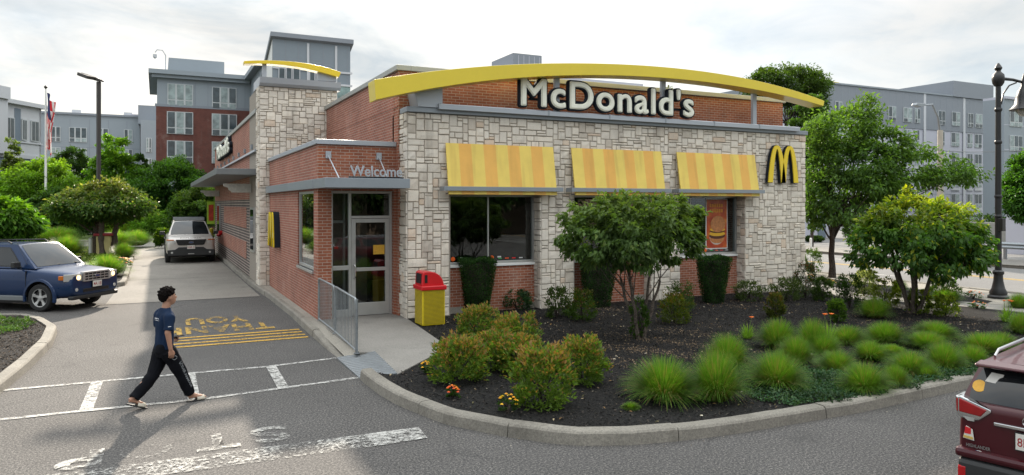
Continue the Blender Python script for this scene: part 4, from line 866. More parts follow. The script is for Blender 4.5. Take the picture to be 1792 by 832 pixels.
def front_escape(t,xf,W,body):
    m=MB(); m.box(xf-.10,xf+.004,-.42,.42,.76,.97,1)
    m.box(xf-.08,xf+.022,-.44,.44,.955,.99); m.box(xf-.08,xf+.022,-.44,.44,.745,.775)
    for s in (-1,1): m.box(xf-.08,xf+.024,s*.44-.03,s*.44+.03,.75,.985)
    for z in (.83,.90): m.box(xf-.05,xf+.018,-.42,.42,z-.01,z+.01)
    for y in (-.28,-.14,0,.14,.28): m.box(xf-.05,xf+.012,y-.008,y+.008,.77,.96)
    m.obj('grille',[M['alum'],M['black']],t,world=False)
    m=MB(); oval(m,xf+.01,0,.868,.085,.036,.03,1); oval(m,xf+.03,0,.868,.073,.027,.012,1,1); m.obj('badge',[M['chrome'],M['blue_oval']],t,world=False)
    for s in (-1,1):
        m=MB(); plan(m,[(xf+.008,.49),(xf-.035,.78),(xf-.20,.885),(xf-.25,.80),(xf-.12,.49)],.77,.955,s); plan(m,[(xf-.19,.86),(xf-.21,.897),(xf-.33,.908),(xf-.30,.80),(xf-.2,.80)],.81,.92,s,1)
        o=m.obj('headlight',[M['lamp_lens'],M['amber']],t,bevel=.012,world=False)
        m=MB(); m.lathe([(.062,0),(.058,.02),(.02,.03)],16,M=Matrix.Translation((xf-.012,s*.60,.862)),axis='x'); m.obj('bulb',mat_emit('headlamp_glow',(1,.62,.28),2.2),o,world=False)
        m=MB(); m.lathe([(.07,0),(.07,.03),(.06,.035)],18,0,M=Matrix.Translation((xf-.055,s*.66,.555)),axis='x'); m.lathe([(.048,.03),(.045,.05),(.02,.055)],16,1,M=Matrix.Translation((xf-.055,s*.66,.555)),axis='x'); m.obj('fog_lamp',[M['black'],M['lamp_lens']],t,world=False)
    m=MB(); m.box(xf-.08,xf+.006,-.45,.45,.47,.56); m.obj('lower_intake',M['black'],t,bevel=.02,world=False)
    m=MB(); m.box(xf-.16,xf-.005,-.80,.80,.30,.40); m.obj('front_skirt',M['plastic'],t,bevel=.03,world=False)
    plate(t,xf+.005,1,0,.66,'4A·18'.replace('·',' '))
    for y in (-.05,.55):
        m=MB(); m.tube([(1.14,y,1.155),(1.02,y-.2,1.20),(.86,y-.5,1.235)],.012,6); m.obj('wiper',M['plastic'],t,world=False)
    m=MB(); m.tube([(.9,-.80,1.12),(.55,-.82,1.85)],.004,5); m.obj('antenna',M['black'],t,world=False)
def simple_rear(t,xr,W,body):
    for s in (-1,1):
        m=MB(); plan(m,[(xr-.012,.60),(xr+.03,.86),(xr+.16,.90),(xr+.16,.80),(xr+.05,.60)],.85,1.1,s); m.obj('tail_light',M['tail'],t,bevel=.01,world=False)
def mat_emit(name,col,s):
    if name in _mc: return _mc[name]
    t=NT(name); e=t.n('ShaderNodeEmission'); e.inputs[0].default_value=tuple(col)+(1,); e.inputs[1].default_value=s; _mc[name]=t.done(e); return _mc[name]
escape=dict(cat='car',L=4.43,W=1.80,wb=2.62,foh=.90,wr=.355,pname='blue_car_paint',col=(.008,.028,.085),metal=.25,flare=True,
 st=[(-2.21,.74,.42,.95,1.0),(-2.19,.80,.36,1.02,1.06),(-2.08,.87,.33,1.07,1.10),(-1.6,.895,.31,1.08,1.11),(-.6,.90,.30,1.08,1.11),(.3,.90,.30,1.08,1.11),(.95,.90,.30,1.07,1.12),(1.25,.895,.30,1.045,1.12),(1.7,.885,.31,1.0,1.085),(2.02,.86,.33,.975,1.03),(2.16,.82,.36,.95,.995),(2.20,.78,.42,.90,.96),(2.205,.74,.48,.86,.92)],
 gh=dict(xfb=1.15,wb=.83,zb=1.09,xfr=.45,wt=.64,zt=1.69,xrb=-2.12,wb2=.82,zb2=1.09,xrr=-1.92,wt2=.63,zt2=1.66),sidewin=[(.11,.36),(.385,.63),(.665,.93)],
 handles=(-.02,-1.0),seams=(.92,-.12,-1.05),rails=M['plastic'],mirror=M['plastic'],handlem=M['plastic'],sill=M['grey_dark'],front=front_escape,rear=simple_rear)
# ground points of the wheels give position and heading
ang=math.atan2(-.60,.80)
hx,hy=math.cos(ang),math.sin(ang); nx_,ny_=hy,-hx  # right side
sE=1.0
fw=Vector((-2.62,21.80)); cx_=fw.x-hx*(1.31+.0)-nx_*.79; cy_=fw.y-hy*1.31-ny_*.79
esc_loc=(cx_,cy_,.0)
car('parked_car','dark blue four-wheel-drive car with lit headlights turning in beside the left island',esc_loc,ang,escape,sE,'cars on the drive')
def front_explorer(t,xf,W,body):
    m=MB(); m.prism([(-.60,1.02),(.60,1.02),(.52,.80),(.44,.78),(-.44,.78),(-.52,.80)],xf-.1,xf+.012,0,axis='x'); 
    for z in (.86,.94): m.box(xf-.04,xf+.028,-.54+.02,.52,z-.012,z+.012)
    m.obj('grille',M['black'],t,world=False)
    m=MB(); oval(m,xf+.03,0,.90,.10,.042,.02,1); oval(m,xf+.045,0,.90,.088,.034,.012,1,1); m.obj('badge',[M['chrome'],M['blue_oval']],t,world=False)
    for s in (-1,1):
        m=MB(); plan(m,[(xf+.002,.62),(xf-.06,.84),(xf-.24,.96),(xf-.28,.86),(xf-.12,.62)],.84,.985,s); plan(m,[(xf+.0,.66),(xf-.055,.85),(xf-.22,.96),(xf-.24,.86),(xf-.12,.66)],.987,1.025,s,1); m.obj('headlight',[M['lamp_lens'],M['amber']],t,bevel=.01,world=False)
        m=MB(); m.lathe([(.05,0),(.045,.03),(.02,.035)],14,M=Matrix.Translation((xf-.02,s*.74,.47)),axis='x'); m.obj('fog_lamp',M['lamp_lens'],t,world=False)
    m=MB(); m.prism([(-.92,.58),(-.62,.60),(-.48,.70),(.48,.70),(.62,.60),(.92,.58),(.90,.34),(-.90,.34)],xf-.2,xf+.006,0,axis='x'); m.obj('lower_intake',M['plastic'],t,bevel=.02,world=False)
    m=MB(); m.box(xf-.02,xf+.022,-.12,.12,.40,.43); m.obj('skid_plate',M['alum'],t,world=False)
    text_on('bonnet_lettering','EXPLORER',(xf-.10,-.42,1.062),(0,1,0),(0,0,1),.84,.05,M['chrome'],t,local=True,offset=.01)
    plate(t,xf+.01,1,0,.70,'1GSK 31')
    for s in (-.3,.3):
        m=MB(); m.tube([(xf-1.30,s,1.22),(xf-1.42,s-.3,1.28)],.012,6); m.obj('wiper',M['plastic'],t,world=False)
    m=MB(); m.box(-.9,.3,-.62,.62,1.86,1.90); m.box(.26,.32,-.64,.64,1.80,1.93); m.box(-.95,-.90,-.64,.64,1.80,1.93); m.obj('roof_rack',M['galv'],t,world=False)
explorer=dict(cat='car',L=5.0,W=2.0,wb=2.86,foh=.95,wr=.375,pname='silver_car_paint',col=(.47,.44,.41),metal=.25,
 st=[(-2.49,.80,.42,1.0,1.05),(-2.44,.90,.36,1.08,1.12),(-2.2,.96,.33,1.13,1.17),(-1.0,.99,.31,1.14,1.17),(.4,1.0,.30,1.14,1.17),(1.1,.99,.30,1.13,1.18),(1.6,.985,.31,1.10,1.17),(2.05,.97,.32,1.06,1.13),(2.35,.93,.34,1.02,1.07),(2.45,.88,.38,.97,1.02),(2.49,.80,.46,.90,.96)],
 gh=dict(xfb=1.25,wb=.88,zb=1.15,xfr=.45,wt=.66,zt=1.76,xrb=-2.4,wb2=.87,zb2=1.14,xrr=-2.0,wt2=.66,zt2=1.74),sidewin=[(.12,.36),(.385,.62),(.65,.93)],
 handles=(-.1,-1.15),seams=(.95,-.15,-1.2),rails=M['chrome'],mirror=M['plastic'],sill=M['plastic'],front=front_explorer,rear=simple_rear)
car('parked_car','silver white four-wheel-drive car with roof rack waiting in the drive lane',(1.43,36.4+2.65,.0),-PI/2,explorer,1.08,'cars on the drive')
def front_none(t,xf,W,body): pass
def rear_high(t,xr,W,body):
    # lamps
    for s in (-1,1):
        f=MB(); f.prism([(s*.89,1.21),(s*.84,1.222),(s*.46,1.135),(s*.45,1.105),(s*.60,1.005),(s*.72,.985),(s*.76,1.005),(s*.84,.995),(s*.885,1.04)],xr-.012,xr+.10,0,axis='x'); f.box(xr+.05,xr+.30,min(s*.80,s*.925),max(s*.80,s*.925),1.04,1.205)
        o=f.obj('tail_light',M['chrome'],t,bevel=.012,world=False)
        m=MB(); m.prism([(s*.85,1.20),(s*.50,1.122),(s*.58,1.045),(s*.85,1.06)],xr-.02,xr+.05,0,axis='x'); m.prism([(s*.885,1.195),(s*.862,1.20),(s*.862,1.05),(s*.885,1.07)],xr-.018,xr+.05,0,axis='x'); m.box(xr+.06,xr+.27,min(s*.85,s*.93),max(s*.85,s*.93),1.06,1.19)
        m.obj('lens',M['tail'],o,bevel=.01,world=False)
        m=MB(); m.prism([(s*.66,1.02),(s*.66,.985),(s*.74,.985),(s*.80,1.02)],xr-.016,xr+.04,0,axis='x'); m.obj('reversing_lens',M['lamp_lens'],o,world=False)
        m=MB(); m.box(xr-.055,xr+.05,s*.80-.05,s*.80+.05,.40,.52); m.obj('reflector',M['tail'],t,bevel=.01,world=False)
    m=MB(); m.box(xr-.05,xr+.14,-.86,.86,.30,.60); m.obj('lower_bumper',M['plastic'],t,bevel=.05,world=False)
    m=MB(); m.box(xr-.045,xr+.1,-.90,.90,.60,.70); m.obj('bumper_step',body,t,bevel=.04,world=False)
    m=MB(); m.prism([(xr+.25,1.575),(xr+.10,1.56),(xr+.08,1.54),(xr+.13,1.52),(xr+.35,1.54)],-.70,.70,0,axis='y'); m.obj('spoiler',body,t,bevel=.015,world=False)
    m=MB(); m.box(xr-.02,xr+.02,-.42,.42,.985,1.02); m.obj('garnish',M['chrome'],t,bevel=.008,world=False)
    m=MB()
    for (ry,rz) in ((.075,.052),(.05,.03)):
        n=24
        for k in range(n):
            a,b=2*PI*k/n,2*PI*(k+1)/n; m.tube([(xr-.03,ry*math.cos(a),1.085+rz*math.sin(a)),(xr-.03,ry*math.cos(b),1.085+rz*math.sin(b))],.007,5)
    m.obj('badge',M['chrome'],t,world=False)
    plate(t,xr-.012,-1,0,.88,'8F')
    text_on('badge_lettering','HIGHLANDER',(xr-.013,.76,.72),(0,-1,0),(0,0,1),.30,.035,M['chrome'],t,local=True,offset=.02)
    m=MB(); oval(m,xr-.012,.60,.675,.055,.028,.004,-1); m.box(xr-.018,xr-.014,.60,.645,.675,.698,1); 
    for z in (.66,.672,.684): m.box(xr-.018,xr-.014,.56,.64,z,z+.005,2)
    m.obj('flag_sticker',[M['plate'],M['blue_oval'],M['red']],t,world=False)
    m=MB(); m.prism([(.80,.80),(.66,.79),(.68,.90),(.76,.93)],xr-.012,xr-.008,0,axis='x'); m.prism([(.78,.85),(.70,.85),(.70,.91),(.77,.92)],xr-.016,xr-.012,1,axis='x'); m.prism([(.79,.805),(.67,.80),(.68,.825),(.79,.83)],xr-.016,xr-.012,2,axis='x'); m.obj('body_sticker',[M['plate'],M['red'],paint('sticker_gold',(.55,.38,.10),.5)],t,world=False)
    m=MB(); m.add([(xr+.168,.60,1.375),(xr+.155,.42,1.37),(xr+.215,.38,1.46),(xr+.222,.54,1.465)],[(0,1,2,3)]); m.obj('paper_sticker',M['plate'],t,world=False)
    A=Vector((xr+.02,.72,1.28)); 
    m=MB(); n=20; m.add([(xr+.140+.055*math.sin(2*PI*k/n)*.675,.66+.085*math.cos(2*PI*k/n),1.325+.055*math.sin(2*PI*k/n)) for k in range(n)],[tuple(range(n))]); m.obj('round_sticker',paint('sticker_orange',(.62,.33,.03),.5,var=.2,scale=40),t,world=False)
highl=dict(cat='car',L=4.85,W=1.92,wb=2.79,foh=.95,wr=.37,pname='maroon_car_paint',col=(.050,.002,.006),metal=.1,rearbig=True,
 st=[(-2.42,.76,.50,1.05,1.10),(-2.41,.84,.42,1.12,1.16),(-2.34,.90,.36,1.17,1.21),(-2.1,.945,.33,1.18,1.22),(-1.0,.955,.31,1.14,1.17),(.4,.96,.30,1.12,1.15),(1.1,.955,.30,1.10,1.16),(1.6,.94,.31,1.06,1.13),(2.05,.91,.32,1.0,1.07),(2.32,.84,.36,.92,.98),(2.42,.72,.44,.84,.90)],
 gh=dict(xfb=1.25,wb=.87,zb=1.13,xfr=.45,wt=.66,zt=1.58,xrb=-2.37,wb2=.86,zb2=1.15,xrr=-2.10,wt2=.70,zt2=1.55),sidewin=[(.12,.36),(.385,.62),(.65,.93)],
 handles=(-.1,-1.15),seams=(.95,-.15,-1.2),rails=M['chrome'],sill=M['plastic'],front=front_none,rear=rear_high)
HA=R(14); hs=.86; hd=Vector((math.cos(HA),math.sin(HA)))
rc=Vector(HC) if 'HC' in globals() else Vector((6.38,4.02))   # rear-left corner on the ground
left=Vector((-hd.y,hd.x)); ctr=rc-left*.93*hs*.72+hd*2.42*hs
car('parked_car','dark maroon four-wheel-drive car seen from behind at the right edge',(ctr.x,ctr.y,0),HA,dict(highl,sy=.72),hs,'cars on the drive')
# ================= STREET FURNITURE =================
t=thing('litter_bin','square yellow litter bin with red hooded lid beside the stone corner','bin',(5.36,14.92,.12))
m=MB(); m.box(5.10,5.62,14.66,15.18,.13,.90); m.obj('bin_body',M['bin_yellow'],t,bevel=.02)
rb_=MB()
for k in range(26):
    z=.17+k*.0275
    rb_.box(5.13,5.59,14.652,14.662,z,z+.010); rb_.box(5.092,5.102,14.69,15.15,z,z+.010)
rb_.obj('bin_ribs',paint('bin_rib_shadow',(.30,.23,.02),.5),t)  # ribs in a darker yellow: their shadow is painted into the colour
m=MB(); m.box(5.07,5.65,14.63,15.21,.885,.985); m.obj('lid_rim',M['red'],t,bevel=.02)
prof=[(5.10,.98)]+[(5.12,1.26)]+[(5.17,1.29),(5.26,1.29)]+[(5.26+.34*math.sin(PI/2*k/8),.98+.31*math.cos(PI/2*k/8)) for k in range(1,9)]
m=MB(); m.prism(prof,14.68,15.16,axis='y'); o=m.obj('lid',M['red'],t,bevel=.015)
m=MB(); m.add([(5.108,14.76,1.03),(5.108,15.08,1.03),(5.122,15.08,1.24),(5.122,14.76,1.24)],[(0,1,2,3)]); mm=MB(); mm.prism([(5.095,1.03),(5.108,1.24),(5.12,1.24),(5.12,1.03)],14.76,15.08,axis='y'); mm.obj('opening',M['black'],o)
mm=MB(); mm.prism([(5.16,1.05),(5.16,1.22),(5.22,1.22),(5.22,1.05)],14.672,14.69,axis='y'); mm.obj('opening',M['black'],o)
# railing
t=thing('handrail','galvanised steel railing with thin bars along the left of the entrance walk','railing',(3.2,14.4,.13))
A=[(3.26,16.38),(3.23,14.62),(3.14,12.50)]
for i,(x,y) in enumerate(A):
    m=MB(); h=1.08; m.tube([(x,y,.13),(x,y,h+ (.0))],.024,10); m.lathe([(.055,.131),(.055,.142)],12,M=Matrix.Translation((x,y,0))); m.obj('post',M['galv'],t,smooth=True)
for (x0,y0),(x1,y1) in zip(A,A[1:]):
    a=Vector((x0,y0-.02,1.06)); b=Vector((x1,y1+.03,1.06)); m=MB(); m.tube([Vector((a.x,a.y,.98)),Vector((a.x,a.y-.02,1.04)),a+Vector((0,-.07,.02)),b+Vector((0,.07,.02)),Vector((b.x,b.y+.02,1.04)),Vector((b.x,b.y,.98))],.021,8); m.tube([a-Vector((0,0,.88)),b-Vector((0,0,.88))],.019,8); m.obj('rail',M['galv'],t,smooth=True)
    m=MB(); n=int((y0-y1)/.135)
    for k in range(1,n): q=k/n; p=a.lerp(b,q); m.tube([(p.x,p.y,.18),(p.x,p.y,1.07)],.0075,5)
    m.obj('bars',M['galv'],t)
# black street lamp
lx,ly=20.87,11.9
t=thing('street_lamp','ornate black street lamp with hanging bell shade on the right pavement','street lamp',(lx,ly,.14))
m=MB(); T=Matrix.Translation((lx,ly,0)); m.lathe([(.26,.14),(.26,.20),(.21,.24),(.22,.30),(.16,.42),(.12,.62),(.11,.78),(.14,.82),(.14,.88),(.10,.92)],20,M=T); m.obj('base',M['black'],t,smooth=True)
m=MB(); m.lathe([(.085,.9),(.065,6.1)],16,M=T)
for z in (2.35,2.9,4.4,5.3): m.lathe([(.08,z),(.095,z+.03),(.095,z+.07),(.08,z+.1)],16,M=T)
m.obj('pole',M['black'],t,smooth=True)
m=MB(); m.lathe([(.09,6.0),(.14,6.08),(.16,6.2),(.14,6.32),(.08,6.38),(.06,6.42),(.10,6.5),(.07,6.56),(.02,6.64)],16,M=T); m.obj('finial',M['black'],t,smooth=True)
ax,ay=UX,-UF # arm towards camera right
end=Vector((lx+ax*.72,ly+ay*.72,0))
m=MB(); m.tube([(lx,ly,6.22),(lx+ax*.4,ly+ay*.4,6.18),(end.x,end.y,6.10)],[.05,.04,.035],8); m.tube([(lx+ax*.08,ly+ay*.08,5.5),(lx+ax*.14,ly+ay*.14,5.8),(lx+ax*.3,ly+ay*.3,6.02),(lx+ax*.5,ly+ay*.5,6.1)],.022,6); m.obj('arm',M['black'],t,smooth=True)
m=MB(); E=Matrix.Translation((end.x,end.y,0)); m.lathe([(.02,6.35),(.05,6.25),(.08,6.12),(.09,6.0),(.16,5.88),(.21,5.7),(.24,5.5),(.36,5.36),(.35,5.34),(.2,5.40)],24,M=E); sh=m.obj('lamp_shade',M['black'],t,smooth=True)
m=MB(); m.lathe([(.22,5.42),(.20,5.30),(.12,5.20),(.02,5.16)],20,M=E); m.obj('globe',M['lamp_lens'],sh,smooth=True)
m=MB(); m.box(lx-.16,lx+.0,ly-.2,ly-.08,2.0,2.35); m.obj('junction_box',M['black'],t,bevel=.01)
# parking light
t=thing('lamp_post','tall dark parking lot light pole with two flat heads rising behind the left trees','lamp post',(-2.85,45.5,.12))
T=Matrix.Translation((-2.85,45.5,0)); m=MB(); m.box(-.09,.09,-.09,.09,.12,9.45,M=T@Matrix.Rotation(.4,4,'Z')); m.lathe([(.28,.12),(.28,.7)],16,M=T); m.obj('pole',M['pole'],t)
for s in (-1,1):
    m=MB(); Q=T@Matrix.Translation((0,0,9.55))@Matrix.Rotation(s*.25-.6,4,'Z')@Matrix.Rotation(R(18),4,'Y'); m.box(-1.0,-.15,s*.3-.27,s*.3+.27,-.07,.10,M=Q); m.box(-.15,.25,-.08,.08,-.04,.06,M=Q); hd_=m.obj('lamp_head',M['pole'],t,bevel=.02); 
    m=MB(); m.box(-.95,-.25,s*.3-.22,s*.3+.22,-.082,-.07,M=Q); m.obj('lens',M['alum'],hd_)
# flag pole
fx_,fy_,_z=atZ(80,420,58); t=thing('flagpole','white flagpole with drooping striped flag in front of the grey flats','flagpole',(fx_,fy_,0))
T=Matrix.Translation((fx_,fy_,0)); m=MB(); m.lathe([(.11,-.05),(.06,12.0)],12,M=T); m.obj('pole',M['white'],t,smooth=True); m=MB(); m.lathe([(.02,12.0),(.12,12.1),(.13,12.18),(.05,12.28)],12,M=T); m.obj('finial',M['pole'],t,smooth=True)
fl=MB(); cols=[]; nu,nv=10,26
def flag(u,v): # drooped cloth: hangs from the hoist
    x=.10+u*.62*(1-.35*math.sin(v*2.2))+.05*math.sin(v*9+u*7); y=.22*math.sin(u*9+v*3)*(.3+u); z=11.7-v*4.3-u*.9+.1*math.sin(u*8)
    return Vector((fx_+UX*x-UF*-y*0+UF*y,fy_-UF*x+UX*y,z))
vs=[flag(i/nu,j/nv) for j in range(nv+1) for i in range(nu+1)]
for j in range(nv):
    for i in range(nu):
        if j<nv*.38 and i<6: mi=2
        else: mi=(i+j//5)%2
        fl.add([vs[j*(nu+1)+i],vs[j*(nu+1)+i+1],vs[(j+1)*(nu+1)+i+1],vs[(j+1)*(nu+1)+i]],[(0,1,2,3)],mi)
fl.obj('flag',[paint('flag_red',(.62,.02,.03),.7),paint('flag_white',(.75,.74,.72),.7),paint('flag_blue',(.03,.04,.12),.7)],t,smooth=False)
# cobra-head street light across the road
t=thing('street_light','pale concrete street light with cobra head reaching over the far road','street light',(33.9,22.0,.13))
m=MB(); m.lathe([(.16,.13),(.12,6.3)],12,M=Matrix.Translation((33.9,22,0))); m.obj('pole',paint('concrete_pole',(.42,.38,.32),.8),t,smooth=True)
e=onY(1603,184,22.0); m=MB(); m.tube([(33.9,22,6.2),(33.75,22,6.9),(33.3,22,7.5),(e[0]+.5,22,e[1]+.02)],[.06,.05,.045,.04],8); m.obj('arm',M['galv'],t,smooth=True)
m=MB(); m.prism([(e[0]-.15,e[1]-.03),(e[0]-.1,e[1]+.08),(e[0]+.5,e[1]+.1),(e[0]+.6,e[1]),(e[0]+.2,e[1]-.1)],21.88,22.12,axis='y'); m.obj('lamp_head',M['galv'],t,bevel=.02)
# guard rails, posts
def guard(label,x,y0,y1):
    t=thing('guard_rail',label,'guard rail',(x,y0,.1),0,'guard rails across the road'); m=MB(); m.prism([(x,.62),(x-.05,.70),(x,.78),(x-.05,.86),(x,.94),(x+.03,.94),(x+.0,.86),(x+.03,.78),(x-.01,.70),(x+.03,.62)],y0,y1,axis='y'); m.obj('rail',M['galv'],t)
    y=y0+.4
    while y<y1: m=MB(); m.box(x+.03,x+.13,y,y+.12,.0,.9); m.obj('post',M['galv'],t); y+=2.6
guard('grey steel guard rail right of the blue post across the road',36.0,12,20.6)
guard('grey steel guard rail further up the far pavement left of the blue post',37.2,38,52)
bx,by=G(1724,455,.13); t=thing('bollard','leaning blue and white striped post by the guard rail','bollard',(bx,by,.13))
m=MB(); Q=Matrix.Translation((bx,by,.13))@Matrix.Rotation(-.12,4,'Y'); m.tube([(0,0,0),(0,0,1.0)],.055,10,M=Q); m.obj('post',paint('post_blue',(.02,.10,.42),.5),t,smooth=True); m=MB(); m.tube([(0,0,.72),(0,0,.80)],.058,10,M=Q); m.tube([(0,0,.86),(0,0,.93)],.058,10,M=Q); m.obj('stripes',M['white'],t)
bx,by=G(1419,450,.13); t=thing('bollard','slim white post on the far pavement beside the stone wall end','bollard',(bx,by,.13)); m=MB(); m.tube([(bx,by,.13),(bx,by,1.0)],.06,10); m.lathe([(.065,1.0),(.05,1.05),(.01,1.07)],10,M=Matrix.Translation((bx,by,0))); m.obj('post',M['white'],t,smooth=True)
# by the drive-through
t=thing('bollard','yellow steel bollard at the far end of the drive lane wall','bollard',(2.62,41.5,0)); m=MB(); m.lathe([(.11,0),(.11,1.35),(.09,1.43),(.02,1.46)],14,M=Matrix.Translation((2.62,41.5,0))); m.obj('post',M['bin_yellow'],t,smooth=True)
t=thing('menu_sign','small lime green menu sign fixed edge-on to the far end of the lane wall','sign',(2.75,43.6,2.2)); m=MB(); m.box(2.52,2.93,43.5,43.6,1.62,2.88); m.obj('sign_panel',paint('lime',(.35,.55,.04),.5,var=.3,scale=4),t); m=MB(); m.box(2.60,2.86,43.49,43.498,1.8,2.7); m.obj('menu_picture',paint('menu_red',(.45,.05,.02),.5,var=.6,scale=6),t)
t=thing('fire_connection','small red pipe connection on the lane-side wall','pipe connection',(2.9,38.8,1.1)); m=MB(); m.tube([(2.95,38.8,1.3),(2.80,38.8,1.3)],.11,10); m.tube([(2.80,38.8,1.3),(2.78,38.7,1.15)],.09,10); m.obj('fitting',M['red'],t)
t=thing('litter_bin','beige bin with dark red roof among the grasses on the left island','bin',(-2.42,42.2,.12)); X,Y=-2.42,42.2
m=MB(); m.box(X-.32,X+.32,Y-.3,Y+.3,.12,1.12); m.obj('bin_body',paint('bin_beige',(.50,.42,.18),.6),t,bevel=.03); m=MB(); m.box(X-.44,X+.44,Y-.4,Y+.4,1.12,1.26); m.obj('lid',paint('bin_roof',(.30,.02,.03),.4),t,bevel=.04); m=MB(); m.lathe([(.09,.12),(.09,1.0),(.04,1.05)],12,M=Matrix.Translation((X-.55,Y-.4,0))); m.obj('guard_post',M['alum'],t,smooth=True)
# ================= PERSON =================
def ell(mb,c,r,n=12,M_=None):
    vs=[];fs=[]; 
    for i in range(n+1):
        ph=PI*i/n
        for k in range(n*2): a=PI*k/n; p=Vector((c[0]+r[0]*math.sin(ph)*math.cos(a),c[1]+r[1]*math.sin(ph)*math.sin(a),c[2]+r[2]*math.cos(ph))); vs.append(p)
    q=2*n; fs=[(i*q+k,i*q+(k+1)%q,(i+1)*q+(k+1)%q,(i+1)*q+k) for i in range(n) for k in range(q)]; mb.add(vs,fs)
def limb(mb,pts,rs,n=12): # interpolated tube
    P=[Vector(p) for p in pts]; out=[];ro=[]
    for i in range(len(P)-1):
        for k in range(4): q=k/4; out.append(P[i].lerp(P[i+1],q)); ro.append(rs[i]*(1-q)+rs[i+1]*q)
    out.append(P[-1]); ro.append(rs[-1]); mb.tube(out,ro,n)
def vring(mb,secs,n=20): # stacked ellipses (cx,cy,z,rx,ry)
    vs=[(c[0]+c[3]*math.cos(2*PI*k/n),c[1]+c[4]*math.sin(2*PI*k/n),c[2]) for c in secs for k in range(n)]; fs=[(i*n+k,i*n+(k+1)%n,(i+1)*n+(k+1)%n,(i+1)*n+k) for i in range(len(secs)-1) for k in range(n)]; fs+=[tuple(range(n)),tuple(range((len(secs)-1)*n,len(secs)*n))]; mb.add(vs,fs)
def remesh(name,mb,vox,mat,parent,sm=3,disp=None):
    me=mb.mesh(name,mat); o=link(name,me,None); m=o.modifiers.new('r','REMESH'); m.mode='VOXEL'; m.voxel_size=vox; m=o.modifiers.new('s','SMOOTH'); m.iterations=sm; m.factor=.5
    dg=bpy.context.evaluated_depsgraph_get(); dg.update(); nm=bpy.data.meshes.new_from_object(o.evaluated_get(dg)); bpy.data.objects.remove(o); nm.name=name
    if disp:
        for v in nm.vertices: p=v.co; k=noise.noise(Vector((p.x*disp[1],p.y*disp[1],p.z*disp[1]*.45)))*disp[0]; v.co=p+v.normal*k
    nm.polygons.foreach_set('use_smooth',[True]*len(nm.polygons)); nm.materials.clear(); nm.materials.append(mat); return link(name,nm,parent)
PM=thing('person','man in navy t-shirt and black tracksuit trousers walking over the crosswalk in beige slides','person',(.10,10.90,.0),R(21)); PM.scale=(.955,.955,.955)
skin=paint('skin',(.36,.19,.125),.5,var=.08,scale=9)
b=MB()
ell(b,(.055,0,1.545),(.092,.074,.105)); ell(b,(.085,0,1.50),(.068,.055,.075)); ell(b,(.15,0,1.535),(.020,.015,.026)); ell(b,(.045,-.076,1.535),(.020,.012,.030)); ell(b,(.045,.076,1.535),(.020,.012,.030)); ell(b,(.135,0,1.488),(.018,.022,.01))
limb(b,[(.03,0,1.47),(.015,0,1.39),(.0,0,1.30)],[.056,.058,.075]); vring(b,[(0,0,.80,.09,.13),(0,0,.95,.08,.12),(0,0,1.15,.085,.13),(0,0,1.3,.075,.14),(.0,0,1.36,.05,.09)])
ra=[(-.005,-.185,1.32),(-.05,-.235,1.07),(-.015,-.245,.83)]; la=[(.005,.185,1.32),(.0,.23,1.06),(.17,.19,.90)]
for A_ in (ra,la): limb(b,A_,[.052,.042,.027]); ell(b,A_[1],(.040,.040,.045))
def hand(mb,w,d,pal,side,grip=False):
    w=Vector(w);d=Vector(d).normalized(); n=Vector(pal).normalized(); s=d.cross(n).normalized()*side
    for k,(o,L) in enumerate(((-.030,.070),(-.010,.080),(.011,.076),(.030,.060))):
        base=w+d*.075+s*o; c1=.35+.08*k if not grip else 1.0; p1=base+(d*math.cos(c1)+n*math.sin(c1))*L*.45; c2=c1+.45; p2=p1+(d*math.cos(c2)+n*math.sin(c2))*L*.32; c3=c2+.3; p3=p2+(d*math.cos(c3)+n*math.sin(c3))*L*.24; mb.tube([w+d*.03+s*o*.7,base,p1,p2,p3],[.012,.0105,.0095,.0085,.007],8)
    for o in (-.022,0,.022): mb.tube([w-d*.005,w+d*.04+s*o,w+d*.078+s*o],[.020,.017,.013],8)
    mb.tube([w+d*.015-s*.015,w+d*.045-s*.042+n*.012,w+d*.080-s*.050+n*.022],[.016,.012,.008],8)
hand(b,ra[2],(.12,.02,-1),(0.1,1,0),-1); hand(b,la[2],(.9,-.25,-.25),(-.1,-.5,.9),1,True)
# lower legs and feet
rk,rA=(.19,-.085,.46),(.335,-.07,.105); lk,lA=(-.10,.085,.45),(-.40,.06,.165)
for K,A_ in ((rk,rA),(lk,lA)): limb(b,[K,((K[0]+A_[0])/2-.01,(K[1]+A_[1])/2,(K[2]+A_[2])/2+.03),A_],[.055,.052,.034])
def foot(mb,a,toe,heel):
    a,toe,heel=Vector(a),Vector(toe),Vector(heel); mb.tube([a,heel+Vector((0,0,.035))],[.036,.032],10); mb.tube([heel+Vector((0,0,.032)),heel.lerp(toe,.35)+Vector((0,0,.042)),heel.lerp(toe,.7)+Vector((0,0,.030)),toe+Vector((0,0,.018))],[.030,.036,.040,.024],12,flat=.75); mb.tube([a,heel.lerp(toe,.5)+Vector((0,0,.045))],[.036,.032],10)
    d=(toe-heel).normalized(); s=Vector((-d.y,d.x,0))
    for o,r in ((-.03,.011),(-.014,.012),(.003,.012),(.02,.0125),(.036,.015)): mb.tube([toe-d*.03+s*o*.9+Vector((0,0,.018)),toe+d*.02+s*o*.9+Vector((0,0,.014))],[r,r*.8],8)
rh,rt=(.31,-.07,.032),(.53,-.085,.030); lh,lt=(-.455,.06,.115),(-.25,.055,.032)
foot(b,rA,rt,rh); foot(b,lA,lt,lh)
body=remesh('body',b,.0075,skin,PM,2)
